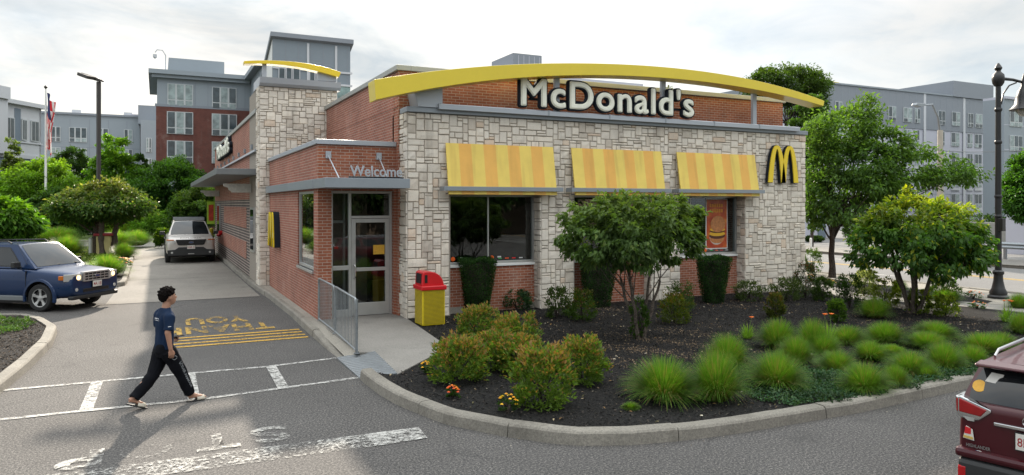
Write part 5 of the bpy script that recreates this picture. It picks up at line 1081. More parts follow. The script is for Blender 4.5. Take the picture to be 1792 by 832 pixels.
# face details
f=MB()
for s in (-1,1): ell(f,(.128,s*.030,1.550),(.008,.010,.005),6)
f.obj('eyes',paint('eye_white',(.6,.58,.55),.3),PM,world=False,smooth=True)
f=MB()
for s in (-1,1): f.tube([(.135,s*.015,1.575),(.140,s*.03,1.579),(.128,s*.05,1.574)],.005,6)
f.obj('eyebrows',paint('hair_dark',(.006,.0045,.004),.95,spec=.1,var=.5,scale=30),PM,world=False)
# hair: curly cap
h=MB(); ell(h,(.034,0,1.612),(.100,.088,.074)); ell(h,(-.012,0,1.570),(.076,.083,.080)); ell(h,(-.018,0,1.53),(.056,.068,.055)); 
for k in range(230):
    d=Vector(unit(1)[0]); 
    if d.z<-.25: continue
    if d.x>.6 and d.z<.45: continue
    k1=.95+.16*float(rng.uniform()); c=Vector((.030,0,1.603))+Vector((d.x*.104,d.y*.092,d.z*.082))*k1; ell(h,c,(.017,.017,.017),4)
remesh('hair',h,.006,_mc['hair_dark'],PM,0,(.012,45))
# t-shirt
s_=MB(); vring(s_,[(-.01,0,.815,.115,.165),(-.005,0,.90,.115,.165),(0,0,1.02,.108,.160),(.0,0,1.15,.115,.172),(.0,0,1.25,.112,.185),(.0,0,1.31,.098,.180),(.005,0,1.355,.080,.13),(.01,0,1.395,.068,.075)])
limb(s_,[(0,-.13,1.31),(-.012,-.195,1.28),(-.042,-.232,1.10)],[.075,.080,.066]); limb(s_,[(0,.13,1.31),(.002,.195,1.28),(.0,.230,1.10)],[.075,.080,.066])
shirt=remesh('t_shirt',s_,.010,paint('navy_shirt',(.008,.020,.050),.9,spec=.2,var=.15,scale=10),PM,3,(.012,16))
# trousers
tr_=MB(); vring(tr_,[(0,0,.70,.115,.15),(-.01,0,.78,.130,.170),(-.01,0,.86,.122,.165),(-.005,0,.90,.112,.160)])
limb(tr_,[(.0,-.085,.80),(.105,-.088,.62),(.19,-.085,.44),(.275,-.078,.26),(.325,-.072,.115)],[.118,.104,.088,.080,.078]); limb(tr_,[(.0,.085,.80),(-.055,.085,.62),(-.13,.085,.44),(-.27,.075,.28),(-.395,.062,.165)],[.118,.104,.088,.078,.074])
trou=remesh('trousers',tr_,.011,paint('black_trousers',(.0045,.005,.0075),.9,spec=.15,var=.15,scale=10),PM,3,(.018,13))
def wrap(o,target,off):
    m=o.modifiers.new('w','SHRINKWRAP'); m.target=target; m.wrap_method='NEAREST_SURFACEPOINT'; m.wrap_mode='ABOVE_SURFACE'; m.offset=off
grey=paint('print_grey',(.17,.18,.19),.7)
# print runs down the outer (right) side of the front leg
dn=Vector((.235,.0,-.50)).normalized(); sd_=Vector((0,-1,0)); wd_=dn.cross(sd_).normalized()
o,_=text_on('leg_print','UNDER ARMOUR',Vector((.10,-.185,.62))+Vector((.02,0,0)),dn,Vector((dn.z*-1,0,dn.x)),.44,.052,grey,trou,local=True,offset=.02); wrap(o,trou,.003)
m=MB()
for s in (-1,1):
    for k in range(6): a0=-1+2*k/6; a1=-1+2*(k+1)/6; f0=lambda a:Vector((.055+.006+a*.035,-.19,.70+s*(.028-.022*a*a))); m.tube([f0(a0),f0(a1)],.006,5)
o=m.obj('leg_logo',grey,trou,world=False)
wrap(o,trou,.003)
pw=paint('print_white',(.55,.56,.6),.7)
m=MB(); y=.105
for k,wd in enumerate((.013,.010,.014,.006,.012,.015,.011,.013,.012)):   # the print is too small to read in the photo: uneven marks of its size
    m.box(-.150,-.135,y-wd,y,1.245+(.003 if k%3==1 else 0),1.268-(.004 if k%4==2 else 0)); y-=wd+.006
y=.10
for k in range(12): m.box(-.150,-.135,y-.009,y,1.224,1.232); y-=.0145
o=m.obj('back_print',pw,shirt,world=False); wrap(o,shirt,.003)
m=MB(); m.box(-.075,-.03,-.31,-.30,1.165,1.172); o=m.obj('sleeve_print',pw,shirt,world=False); wrap(o,shirt,.003)
# slides
for toe,heel,lb in ((rt,rh,0),(lt,lh,1)):
    toe,heel=Vector(toe),Vector(heel); d=(toe-heel).normalized(); s=Vector((-d.y,d.x,0)).normalized(); up=s.cross(d)*-1; up=d.cross(s); 
    if up.z<0: up=-up
    n=20; ring=[]
    for k in range(n):
        a=2*PI*k/n; u=math.cos(a); v=math.sin(a); L_=.155; w_=.047*(1+.18*u); ring.append(heel.lerp(toe,.55)+d*u*L_+s*v*w_-up*.010)
    m=MB(); m.add([p for p in ring]+[p-up*.020 for p in ring],[tuple(range(n)),tuple(range(n,2*n))[::-1]]+[(k,(k+1)%n,n+(k+1)%n,n+k) for k in range(n)])
    so=m.obj('slide_sandal',M['plastic'],PM,world=False,bevel=.004)
    m=MB(); c=heel.lerp(toe,.72); vs=[]
    for j in range(2):
        for k in range(13): a=PI*k/12; vs.append(c+d*(.055*(j*2-1))+s*math.cos(a)*.054+up*(math.sin(a)*.058*(1.08-.12*j)-.012))
    m.add(vs+[v*1 for v in vs],[(k,k+1,14+k,13+k) for k in range(12)]); o=m.obj('strap',paint('slide_beige',(.50,.46,.38),.6),so,world=False,smooth=True); sm_=o.modifiers.new('s','SOLIDIFY'); sm_.thickness=.006
# phone in the far hand
pw_=Matrix.Rotation(R(21),4,'Z')@Vector((la[2][0]+.085,la[2][1]-.03,la[2][2]-.005)); t=thing('phone','black phone held in the walking man\'s far hand','phone',(.10+pw_.x,10.90+pw_.y,pw_.z),R(21))
m=MB(); m.box(-.07,.07,-.036,.036,-.005,.005); m.obj('phone_body',M['black'],t,world=False,bevel=.003); m=MB(); m.box(-.066,.066,-.032,.032,.0055,.006); m.obj('screen',M['carglass'],t,world=False)
# ================= BACKGROUND BUILDINGS =================
M['panel_grey']=paint('panel_grey',(.28,.32,.355),.6,.1,.04,.3); M['panel_dark']=paint('panel_dark',(.235,.26,.295),.6,.1,.05,.3); M['panel_light']=paint('panel_light',(.50,.51,.58),.7,0,.04,.3)
M['panel_blue']=paint('panel_blue',(.17,.215,.265),.6,0,.05,.3); M['panel_white']=paint('panel_white',(.55,.57,.60),.6,0,.04,.3); M['panel_shed']=paint('shed_grey',(.21,.25,.285),.55,.2,.06,.25); M['farframe']=paint('far_frame',(.52,.55,.56),.5,0,.04)
M['tealglass']=mat_darkglass('teal_glass',(.20,.29,.28),.12,1.5)
def seams(mb,x0,x1,y,z0,z1,step,w=.05):
    x=x0+step
    while x<x1: mb.box(x-w/2,x+w/2,y-.012,y,z0,z1); x+=step
def awin(root,x0,x1,z0,z1,Y,style=0,rr=random):
    f=MB(); t=.09; f.box(x0,x1,Y-.10,Y-.005,z0,z1); 
    o=f.obj('window',M['farframe'],root); g=MB(); n=3 if (x1-x0)>2.2 else 2; xs=[x0+(x1-x0)*k/n for k in range(n+1)]; zm=z0+(z1-z0)*.28
    for k in range(n):
        for a,b_ in ((z0,zm),(zm,z1)):
            g.box(xs[k]+t,xs[k+1]-t,Y-.13,Y-.101,a+t*.7,b_-t*.7,(0 if rr.random()<.5 else 1))
    g.obj('panes',[M['farglass'],M['farblind']],o); return o
RW=random.Random(5)
# red brick block of flats behind the lane
Yr=83.7; P=lambda px,py: onY(px,py,Yr)
x0=P(273,128)[0]; x1=P(437,140)[0]; zt=P(273,130)[1]; zb=P(273,184)[1]
t=thing('apartment_building','red brick block of flats with grey top storey and big windows behind the drive lane','building',(x0,Yr,0))
m=MB(); m.box(x0,x1+6,Yr,Yr+16,-.03,zb); m.box(x1,x1+8,Yr-9,Yr,-.03,zb); m.obj('brick_wall',M['brick_far'],t)
m=MB(); m.box(x0+.1,x1+6,Yr+.1,Yr+16,zb,zt); m.box(x1+.1,x1+8,Yr-8.9,Yr+.1,zb,zt); m.obj('upper_wall',M['panel_grey'],t)
m=MB(); seams(m,x0,x1,Yr+.1,zb+.2,zt-.6,1.25); m.box(x0-.1,x1,Yr-.02,Yr+.1,zb-.12,zb+.16); 
for k in range(7): m.box(x1+.085,x1+.1,Yr-8.7+k*1.25,Yr-8.65+k*1.25,zb+.2,zt-.6)
m.obj('panel_seams',M['panel_dark'],t)
m=MB(); m.box(x0-.7,x1+.1,Yr-.7,Yr+16,zt,zt+.45); m.box(x0-.4,x1,Yr-.4,Yr+.3,zt-.35,zt); m.box(x1-.6,x1+8,Yr-9.6,Yr,zt+.01,zt+.46); m.obj('cornice',M['panel_grey'],t)
a,b_=P(296,101)[0],P(398,101)[0]; m=MB(); m.box(a,b_,Yr+4,Yr+12,zt+.45,P(298,99)[1]+.6); m.obj('plant_room',M['panel_grey'],t)
for (u0,v0,u1,v1) in ((293,146,338,186),(371,152,414,191),(292,195,338,235),(370.5,199,414.5,238),(292,246,338,288),(370.5,248,414.5,290),(292,297,338,337)):
    q0=P(u0,v0);q1=P(u1,v1 if True else 0); zz1=P(u0,v0)[1]; awin(t,q0[0],q1[0],zz1-2.35,zz1,Yr+(.1 if v0<170 else 0),0,RW)
m=MB(); m.box(x1+.05,x1+.09,Yr-6,Yr-4.8,zb+.8,zt-.9); m.obj('window',M['farglass'],t)
c=atZ(268,118,74); m=MB(); cx,cz=x0+.9,zt+.45; m.tube([(cx,Yr,cz),(cx,Yr,cz+1.6),(cx-.3,Yr,cz+2.1),(cx-.8,Yr,cz+2.1),(cx-1.0,Yr,cz+1.8)],.06,6); m.lathe([(.2,cz+1.6),(.2,cz+1.3),(.05,cz+1.15)],10,M=Matrix.Translation((cx-1.0,Yr,0))); m.obj('roof_camera',M['panel_white'],t)
# grey flats further left
Yg=125.7; P=lambda px,py: onY(px,py,Yg); x0=P(74,198)[0]; x1=P(245,211)[0]; zt=P(83,199)[1]
t=thing('apartment_building','long low grey block of flats behind the flagpole','building',(x0,Yg,0))
m=MB(); m.box(x0-8,x1,Yg,Yg+16,-.03,zt); m.obj('wall',M['panel_grey'],t); m=MB(); seams(m,x0-4,x1,Yg,3,zt-.6,2.5,.07)
for z in (zt-4.9,zt-8): m.box(x0-4,x1,Yg-.015,Yg,z,z+.08)
m.box(x0-8,x1+.2,Yg-.25,Yg+16,zt,zt+.3); m.obj('panel_seams',M['panel_dark'],t)
for (u0,u1) in ((89,106),(121,152),(170,190),(217,232)):
    for r_ in range(3):
        a=P(u0,218)[0];b_=P(u1,218)[0]; z=zt-1.9-3.05*r_; awin(t,a,b_,z-2.2,z,Yg,0,RW)
m=MB()
for u in (122,215): a=P(u,200)[0]; m.box(a,a+1.2,Yg+3,Yg+5,zt+.3,zt+1.1)
m.obj('roof_vents',M['panel_white'],t)
Yh=118; P=lambda px,py: onY(px,py,Yh); x0=P(246,210)[0]; x1=P(275,215)[0]; zt=P(246,210)[1]
t=thing('apartment_building','darker grey block with taller rear part between the long flats and the red brick block','building',(x0,Yh,0))
m=MB(); m.box(x0,x1+6,Yh,Yh+14,-.03,zt); m.obj('wall',M['panel_grey'],t); zt2=P(240,180)[1]+.4; m=MB(); m.box(P(240,180)[0],x1+6,Yh+6,Yh+15,zt,zt2); m.obj('upper_wall',M['panel_dark'],t); m=MB(); m.box(P(226,190)[0],P(240,190)[0],Yh+8,Yh+14,6,P(230,199)[1]+.8); m.obj('side_wall',M['panel_light'],t)
for r_ in range(3): a=P(256,0)[0];b_=P(265,0)[0]; z=zt-2.6-3*r_; awin(t,a,b_,z-2.1,z,Yh,0,RW)
# white and blue flats at the left edge (wall runs nearly away from the camera)
A=Vector(atZ(72,191,84)[:2]); dv=Vector((UX*.0825+UF, -UF*.0825+UX)).normalized(); 
t=thing('apartment_building','white and blue clapboard flats at the far left edge','building',(A.x,A.y,0),math.atan2(dv.y,dv.x)+PI); t.scale=(1,-1,1)   # local +x comes toward the camera, wall at local y=0
zt=13.8
def lp(px): # local distance of a pixel column along the wall
    d=ray(px,300); D=Vector((d[0],d[1])); # solve A - dv*s = D*k
    det=D.x*dv.y-D.y*dv.x; s=(A.y*D.x-A.x*D.y)/det if abs(det)>1e-9 else 0; return s
m=MB(); m.box(0,30,-0,.3,8.1,zt); m.box(0,.3,.0,-12 if False else .3,8.1,zt); m.box(0,30,.3,14,-.03,zt) ; m.obj('upper_wall',M['panel_white'],t,world=False)
m=MB(); m.box(-.02,30,-.04,0,-.03,7.9); m.obj('lower_wall',M['panel_blue'],t,world=False)
m=MB(); m.box(-.4,30,-.5,.6,zt,zt+.45); m.box(-.1,30,-.15,.1,7.85,8.25); m.box(-.1,30,-.12,.1,9.6,9.75); m.box(lp(5),30,-.9,8,zt+.3,zt+1.6); m.box(lp(5),30,-.6,.3,8.2,zt+.3); m.obj('trim',M['panel_white'],t,world=False)
m=MB()
for a,b_ in ((36,25),): m.box(lp(a),lp(b_),-.03,0,8.3,zt-.4)
m.obj('blue_panel',M['panel_blue'],t,world=False)
for a,b_ in ((24,9),(46,37),(67,53)): 
    s0,s1=sorted((lp(a),lp(b_)))
    for z in (9.9,5.2,.9):
        f=MB(); f.box(s0,s1,-.14,-.045,z,z+2.4); o=f.obj('window',M['farframe'],t,world=False); g=MB(); mdl=(s0+s1)/2; g.box(s0+.12,mdl-.05,-.16,-.141,z+.12,z+2.28); g.box(mdl+.05,s1-.12,-.16,-.141,z+.12,z+2.28); g.obj('panes',M['farglass'],o,world=False)
# shed-roofed tower behind the restaurant
Yt=60.; P=lambda px,py: onY(px,py,Yt); x0=P(477,62)[0]; x1=P(613,80)[0]; zt=P(477,66)[1]; zm=P(600,150)[1]
t=thing('apartment_building','tall grey metal-clad block with slanting roof rising behind the stone tower','building',(x0,Yt,0))
m=MB(); m.prism([(Yt,zm),(Yt,zt),(Yt+10,zt-4.2),(Yt+10,zm)],x0,x1,axis='x'); m.obj('metal_wall',M['panel_shed'],t)
m=MB(); m.box(x0,x1,Yt,Yt+10,-.03,zm); m.obj('glass_wall',M['tealglass'],t)
m=MB(); m.prism([(Yt-.35,zt+.05),(Yt-.35,zt+.4),(Yt+10.5,zt-4.1),(Yt+10.5,zt-4.4)],x0-.2,x1+.2,axis='x'); m.obj('roof',M['panel_dark'],t)
m=MB(); m.prism([(Yt+.1,zm),(Yt+.1,zt-.1),(Yt+9.8,zt-4.3),(Yt+9.8,zm)],x0-.03,x0,axis='x'); m.obj('side_cladding',M['white'],t)
m=MB(); 
for u in (539,588): a=P(u,100)[0]; m.box(a-.09,a+.09,Yt-.06,Yt,6,zt-.2)
for z in (zm,P(600,128)[1]): m.box(x0,x1+.15,Yt-.08,Yt,z-.08,z+.08)
m.obj('mullions',M['panel_white'],t); m=MB(); seams(m,x0,x1,Yt,zm,zt,1.0,.04); m.obj('panel_seams',M['panel_dark'],t)
for a,b_ in ((487,499),(500,511),(512,525),(541,551),(552,563)): q0=P(a,121);q1=P(b_,121); z=P(a,118)[1]; f=MB(); f.box(q0[0],q1[0],Yt-.1,Yt-.01,z-1.3,z); o=f.obj('window',M['panel_white'],t); g=MB(); g.box(q0[0]+.07,q1[0]-.07,Yt-.13,Yt-.101,z-1.22,z-.08); g.obj('pane',M['farglass'],o)
# block peeking above the arch
Yk=75.; P=lambda px,py: onY(px,py,Yk)
t=thing('apartment_building','grey block with stepped roofs just showing above the front parapet','building',(P(898,100)[0],Yk,0))
m=MB(); m.box(P(898,103)[0],P(948,103)[0],Yk,Yk+6,0,P(915,97.5)[1]+.2); m.box(P(860,103)[0],P(1118,140)[0],Yk+.5,Yk+8,0,P(960,132)[1]-1.0); m.obj('wall',M['panel_dark'],t); m=MB(); seams(m,P(898,103)[0],P(948,103)[0],Yk,8,P(915,97.5)[1],.7,.06); m.box(P(860,103)[0],P(1119,140)[0],Yk-.8,Yk+8,P(960,132)[1]-1.0,P(960,132)[1]-.2); m.obj('trim',M['panel_light'],t)
# long lavender grey flats across the street
Yl=65.; P=lambda px,py: onY(px,py,Yl); x0=P(1380,140)[0]; x1=P(1735,170)[0]; zt=P(1451,147)[1]
t=thing('apartment_building','long lavender grey block of flats with dark top storey across the street','building',(x0,Yl,0))
zb=zt-5.0
m=MB(); m.box(x0,x1,Yl,Yl+18,-.03,zb); m.obj('wall',M['panel_light'],t); m=MB(); m.box(x0,x1,Yl-.1,Yl+18,zb,zt); m.box(P(1665,160)[0],x1,Yl-.3,Yl+10,zt,P(1735,155)[1]+.4); m.obj('upper_wall',M['panel_dark'],t)
m=MB(); seams(m,x0,x1,Yl-.1,zb,zt,1.35,.06)
for z in (zb-3,zb-6,zb-9.1): m.box(x0,x1,Yl-.01,Yl,z,z+.07)
m.box(x0,x1,Yl-.25,Yl,zt,zt+.2); m.obj('panel_seams',M['panel_grey'],t)
m=MB()
for u in (1617,1686): a=P(u,200)[0]; m.box(a-.25,a+.25,Yl-.14,Yl-.101,1,zt)
m.obj('corner_trim',M['panel_white'],t)
cols=[(1525,1537),(1553,1566),(1579,1594),(1599,1608),(1640,1652),(1664,1678),(1692,1701),(1705,1717)]
rows=[zt-2.2-2.95*k for k in range(6)]
for u0,u1 in cols+[(1490,1502),(1460,1472)]:
    for k,z in enumerate(rows):
        a,b_=P(u0,200)[0],P(u1,200)[0]; awin(t,a,b_,z-2.0,z,Yl-(.1 if z-1>zb else 0),0,RW)
        if k>1: m=MB(); m.box(a-.05,b_+.05,Yl-.16,Yl-.005,z-2.45,z-2.05); m.obj('window_sill',M['panel_white'],t)
m=MB()
for u in (1530,1570,1597): a=P(u,150)[0]; m.box(a,a+.5,Yl+3,Yl+3.5,zt,zt+1.0); m.box(a+.8,a+1.3,Yl+3,Yl+3.5,zt,zt+1.0)
m.obj('roof_vents',M['panel_light'],t)
m=MB(); a=P(1483,140)[0]; m.tube([(a,Yl+4,zt),(a,Yl+4,zt+1.3),(a+3.2,Yl+4,zt+1.2),(a+3.2,Yl+4,zt)],.09,6); m.obj('roof_railing',M['bin_yellow'],t)
Yn=52.; P=lambda px,py: onY(px,py,Yn); x0=P(1757,172)[0]; zt=P(1757,173)[1]
t=thing('apartment_building','blue grey flats with paired windows at the right edge behind the street lamp','building',(x0,Yn,0))
m=MB(); m.box(x0,x0+16,Yn,Yn+2.5,-.03,zt); m.obj('wall',M['panel_grey'],t)
m=MB(); m.box(x0,x0+16,Yn-.2,Yn+2.5,zt,zt+.3); 
for k in range(5): m.box(x0,x0+16,Yn-.012,Yn,zt-3.2-3.0*k,zt-3.12-3.0*k)
m.obj('trim',M['panel_light'],t)
for k in range(5):
    z=zt-1.4-3.0*k
    for dx in (1.1,5.2,9.3): awin(t,x0+dx,x0+dx+2.6,z-1.9,z,Yn,0,RW)
# small white sheds across the road
q=G(1448,425,.1)
t=thing('shed','low white building with grey door across the road left of the big tree','building',(44,37,0)); 
a=onY(1405,372,40.)[0]; b_=onY(1452,372,40.)[0]; m=MB(); m.box(a-3,b_,40,46,-.03,onY(1430,366,40.)[1]); m.obj('wall',M['panel_light'],t); m=MB(); m.box(onY(1431,400,40.)[0],onY(1444,400,40.)[0],39.93,40,.1,2.2); m.obj('door',M['panel_blue'],t); m=MB(); m.box(a-3.2,b_+.2,39.8,46,onY(1430,366,40.)[1],onY(1430,362,40.)[1]); m.obj('roof',M['panel_dark'],t)
t=thing('shed','pale lavender low building behind the guard rail at the right edge','building',(41,20,0)); a=onX(1760,340,41.)
m=MB(); m.box(41,52,8,a[0],-.03,a[1]-.3); m.obj('wall',M['panel_light'],t); m=MB(); m.prism([(a[0]+.3,a[1]-.3),(a[0]+.3,a[1]-.15),(8,a[1]+1.6),(8,a[1]-.3)],40.8,52,axis='x'); m.obj('roof',M['panel_dark'],t)
t=thing('retaining_wall','long low grey block wall at the back of the paved lot across the road','wall',(52,30,0)); m=MB(); m.box(50,50.4,12,36,-.03,1.5); m.obj('wall',paint('block_wall',(.28,.28,.26),.9,var=.15,scale=6),t)
# overhead wire
t=thing('overhead_wire','thin overhead wire crossing in front of the lavender flats','wire',(20,30,7)); p0=Vector(atZ(1560,255,34)); p1=Vector(atZ(1860,258,30)); m=MB(); m.tube([p0.lerp(p1,k/8)-Vector((0,0,.25*math.sin(PI*k/8))) for k in range(9)],.012,5); m.obj('wire',M['grey_dark'],t)
# unseen shop added behind the camera so the panes mirror something dark
t=thing('reflection_shop','unseen low shop building added behind the camera for the front windows to mirror','building',(16,-24,0)); m=MB(); m.box(-6,46,-34,-26,-.03,4.2); m.obj('wall',paint('shop_wall',(.16,.12,.09),.8,var=.3,scale=.4),t); m=MB(); m.box(-6,46,-26.2,-26,3.2,4.2); m.obj('fascia',M['panel_white'],t)
# ================= PLANTS =================
GR=(.045,.085,.016); GRB=(.075,.13,.022); GRD=(.020,.045,.012); YG=(.26,.27,.03); TEAL=(.03,.075,.035)
def gp(px,py,z=.12): x,y=G(px,py,z); return x,y,FO/dep(x,y)
# spirea-like mounds
for i,(px,py,w,h,lb) in enumerate(((802,677,122,80,'mounded rusty-tipped shrub at the front left of the bed by the ramp plate'),(950,720,136,104,'largest rusty-tipped shrub nearest the kerb behind the yellow marigolds'),(1020,682,96,84,'rusty-tipped shrub right of the largest one at the front of the bed'),(838,606,92,62,'rusty-tipped shrub just right of the yellow litter bin'),(906,622,94,64,'rusty-tipped shrub behind the front row, under the left window'),(872,655,96,66,'green shrub in the middle of the front cluster'),(912,664,96,68,'bright green shrub wedged behind the largest rusty-tipped one'))):
    x,y,s=gp(px,py-10); bush('spirea_bush',lb,'shrub',(x,y,.12),w/s,h/s*1.02,4400 if i in(1,0) else 3300,.062,(.12,.195,.035),(.33,.17,.07),.75,'rusty-tipped shrubs at the front of the bed',tip_h=.5)
for (px,py,w,h,base,tip,lb) in ((905,548,62,34,TEAL,(.05,.10,.04),'low dull green shrub under the left front window'),(975,562,54,52,(.045,.08,.02),(.10,.12,.05),'loose green shrub at the foot of the second stone pier'),(1020,568,58,56,(.05,.095,.016),(.16,.09,.03),'rusty green shrub right of the second stone pier'),(1192,552,60,52,(.05,.085,.03),(.10,.13,.06),'pale green shrub behind the round rusty one'),(1181,572,66,50,(.08,.11,.018),(.17,.09,.03),'round rusty green shrub right of the small tree trunk'),(1312,533,60,34,(.06,.09,.035),(.22,.25,.15),'low white-flecked shrub at the foot of the wide stone pier'),(1377,533,60,40,(.055,.085,.03),(.16,.19,.10),'low grey green shrub left of the building corner'),(1357,562,36,42,(.07,.09,.02),(.18,.10,.04),'small rusty shrub alone on the black mulch'),(1410,528,50,62,(.035,.06,.02),(.16,.05,.03),'dark red-tinged shrub at the building corner'),(1440,533,36,42,(.045,.085,.02),(.07,.12,.03),'small upright green shrub right of the building corner'),(1465,570,32,40,(.06,.12,.018),(.12,.2,.03),'small bright leafy plant in front of the garden path'),(1487,545,54,58,(.03,.07,.014),(.06,.11,.02),'dense dark green shrub by the garden path'),(1512,525,46,44,(.12,.15,.06),(.45,.45,.32),'white-variegated shrub beside the garden path'),(1548,545,58,52,(.14,.19,.02),(.28,.30,.04),'yellow green shrub left of the right-hand tree'),(1518,497,34,24,(.07,.10,.02),(.13,.13,.02),'small bronze green shrub by the street pavement'),(1610,555,44,42,(.13,.19,.02),(.32,.34,.05),'yellow green shrub at the foot of the right-hand tree'),(1655,560,46,36,(.13,.19,.02),(.32,.34,.05),'low yellow green shrub right of the right-hand tree'),(1652,532,62,34,(.045,.08,.02),(.07,.11,.03),'green mound between the right-hand tree and the road'),(1422,487,34,46,(.05,.10,.016),(.10,.16,.03),'round green shrub just past the stone corner'),(1388,500,22,30,(.05,.09,.02),(.1,.14,.03),'small green shrub against the far end of the stone wall')):
    x,y,s=gp(px,py-6); bush('garden_shrub',lb,'shrub',(x,y,.12),w/s*1.05,h/s*1.05,1900,.055,base,tip,.5,'garden shrubs in the bed')
# clipped V hedges
def vhedge(px,py,w,h,lb):
    x,y,s=gp(px,py); w/=s;h/=s; t=thing('clipped_hedge',lb,'hedge',(x,y,.12),0,'clipped vase-shaped hedges'); n=15000
    z=rng.uniform(0,1,n)**.8; a=rng.uniform(0,2*PI,n); rad=np.sqrt(rng.uniform(.55,1,n)); top=rng.uniform(0,1,n)<.22; z[top]=1-rng.uniform(0,.05,top.sum()); rad[top]=np.sqrt(rng.uniform(0,1,top.sum()))
    R_=w/2*(.52+.48*np.clip(z,0,1)**.7)*(1+.04*np.sin(a*5+z*6)); sq=1/np.maximum(np.abs(np.cos(a)),np.abs(np.sin(a))); R_*= .82+.18*(sq-.5)
    P=np.stack([np.cos(a)*rad*R_,np.sin(a)*rad*R_,z*h*(1+.03*np.sin(a*3))],1); D=P/np.array([w,w,h*4])+unit(n)*.8; D[:,2]+=.3
    cl=.5+.5*np.sin(P[:,0]*13+P[:,2]*9)*np.sin(P[:,1]*11+P[:,2]*5); L=.035*rng.uniform(.6,1.3,n); C=greens(n,(.018,.055,.010),(.07,.14,.02),(rng.uniform(0,1,n)<.12)*1.*np.clip(z,0,1),cl,.35)
    leaf_obj('foliage',P,D,unit(n),L,L*.6,C,M['leaf_dull'],t)
    m=MB(); m.lathe([(w*.16,-.02),(w*.20,h*.1),(w*.30,h*.5),(w*.36,h*.9),(.02,h*.95)],12); m.obj('core',M['bark_dark'],t,world=False)
vhedge(835,548,72,94,'vase-shaped clipped hedge under the left front window'); vhedge(1047,537,76,100,'vase-shaped clipped hedge behind the small tree, under the middle window'); vhedge(1248,530,64,80,'vase-shaped clipped hedge under the right front window with the poster')
# small multi-stem trees
x,y,s=gp(1120,592)
def B(px0,px1,py0,py1,X0,s,py_base,dy=0,k=.8): # blob from a pixel box around a base pixel column
    w=(px1-px0)/s/2; h=(py1-py0)/s/2; r=((px0+px1)/2-X0)/s; return (UX*r+UF*dy,-UF*r+UX*dy,(py_base-(py0+py1)/2)/s,w,w*k,h)
bl=[B(966,1110,375,465,1120,s,592),B(1090,1236,385,470,1120,s,592,.1),B(1010,1210,340,430,1120,s,592,-.1),B(1030,1180,410,465,1120,s,592,-.5),B(1150,1232,340,420,1120,s,592,.2),B(975,1060,360,410,1120,s,592,-.2),B(1040,1100,335,400,1120,s,592,.2),B(1040,1200,380,450,1120,s,592,.7)]
tree('small_tree','small multi-stemmed tree with drooping leaves in front of the middle window','tree',(x,y,.12),bl,300,46,.16,.115,(.085,.145,.042),(.24,.30,.08),(.042,1.15,.42),'small ornamental trees in the bed',droop=.55,stems=4,branches=26,tip_h=.45,tipmax=.7,shell=.45)
sb=gp(1120,592); bush('suckers','leafy suckers around the foot of the small tree','shrub',(sb[0],sb[1],.12),.42,.9,900,.06,(.05,.11,.018),(.10,.17,.03),.3)
x,y,s=gp(1600,548)
bl=[B(1478,1610,380,475,1600,s,548),B(1590,1744,385,480,1600,s,548,.1),B(1508,1715,340,440,1600,s,548,-.1),B(1540,1690,400,480,1600,s,548,-.8),B(1550,1640,332,400,1600,s,548),B(1640,1720,350,430,1600,s,548,.2),B(1520,1700,380,450,1600,s,548,.9)]
tree('small_tree','dense rounded small tree with yellow green new leaves near the pavement on the right','tree',(x,y,.12),bl,350,48,.21,.135,(.060,.135,.025),(.46,.46,.03),(.055,1.2,.5),'small ornamental trees in the bed',droop=.5,stems=6,branches=26,tip_h=.52,tipmax=1.,shell=.5)
# tall street tree
x,y,s=gp(1456,487)
bl=[B(1405,1500,240,330,1456,s,487),B(1410,1560,190,270,1456,s,487,.5),B(1460,1570,250,350,1456,s,487,-.3),B(1520,1610,225,300,1456,s,487),B(1480,1600,300,370,1456,s,487,.3),B(1400,1480,310,400,1456,s,487,.2),B(1560,1640,290,345,1456,s,487,.2),B(1420,1500,350,400,1456,s,487,-.5),B(1600,1715,292,325,1456,s,487),B(1500,1560,170,215,1456,s,487,.5),B(1630,1705,275,310,1456,s,487,.2),B(1590,1650,250,285,1456,s,487,.5)]
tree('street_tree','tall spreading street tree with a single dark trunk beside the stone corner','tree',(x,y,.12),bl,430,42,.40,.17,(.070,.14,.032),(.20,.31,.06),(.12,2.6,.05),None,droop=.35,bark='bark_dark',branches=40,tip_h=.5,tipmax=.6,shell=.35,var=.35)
# umbrella tree behind the parapet
def bgtree(name,label,px,pt,w,pb,Z,base,tip,n=200,per=40,leaf=.30,kind='round',group=None,**k):
    X=atZ(px,400,Z); s=FO/Z; H=CH+(HY-pt)/s; Bm=CH+(HY-pb)/s; W=w/s/2; c=(H+Bm)/2; h=(H-Bm)/2
    if kind=='cone': bl=[(0,0,Bm+h*.5,W,W,h*.5),(0,0,Bm+h*1.0,W*.75,W*.75,h*.5),(0,0,Bm+h*1.5,W*.45,W*.45,h*.45)]
    elif kind=='flat': bl=[(0,0,H-h*.5,W,W*.8,h*.45),(-W*.5,0,H-h*.8,W*.55,W*.5,h*.4),(W*.55,0,H-h*.9,W*.5,W*.5,h*.45)]
    else: bl=[(0,0,c,W*.8,W*.8,h*.95),(-W*.5,0,c-h*.2,W*.5,W*.6,h*.65),(W*.5,.3,c-h*.15,W*.5,W*.6,h*.7),(W*.1,0,H-h*.35,W*.45,W*.45,h*.4)]
    return tree(name,label,'tree',(X[0],X[1],-.03),bl,int(n*1.15),int(per*1.6),max(.3,W*.15),leaf*.72,base,tip,(max(.1,W*.06),max(.8,Bm+h*.5),.1),group,droop=.15,bark='bark_dark',branches=k.get('branches',14),tip_h=.45,tipmax=k.get('tipmax',.6),shell=k.get('shell',.45),var=.35)
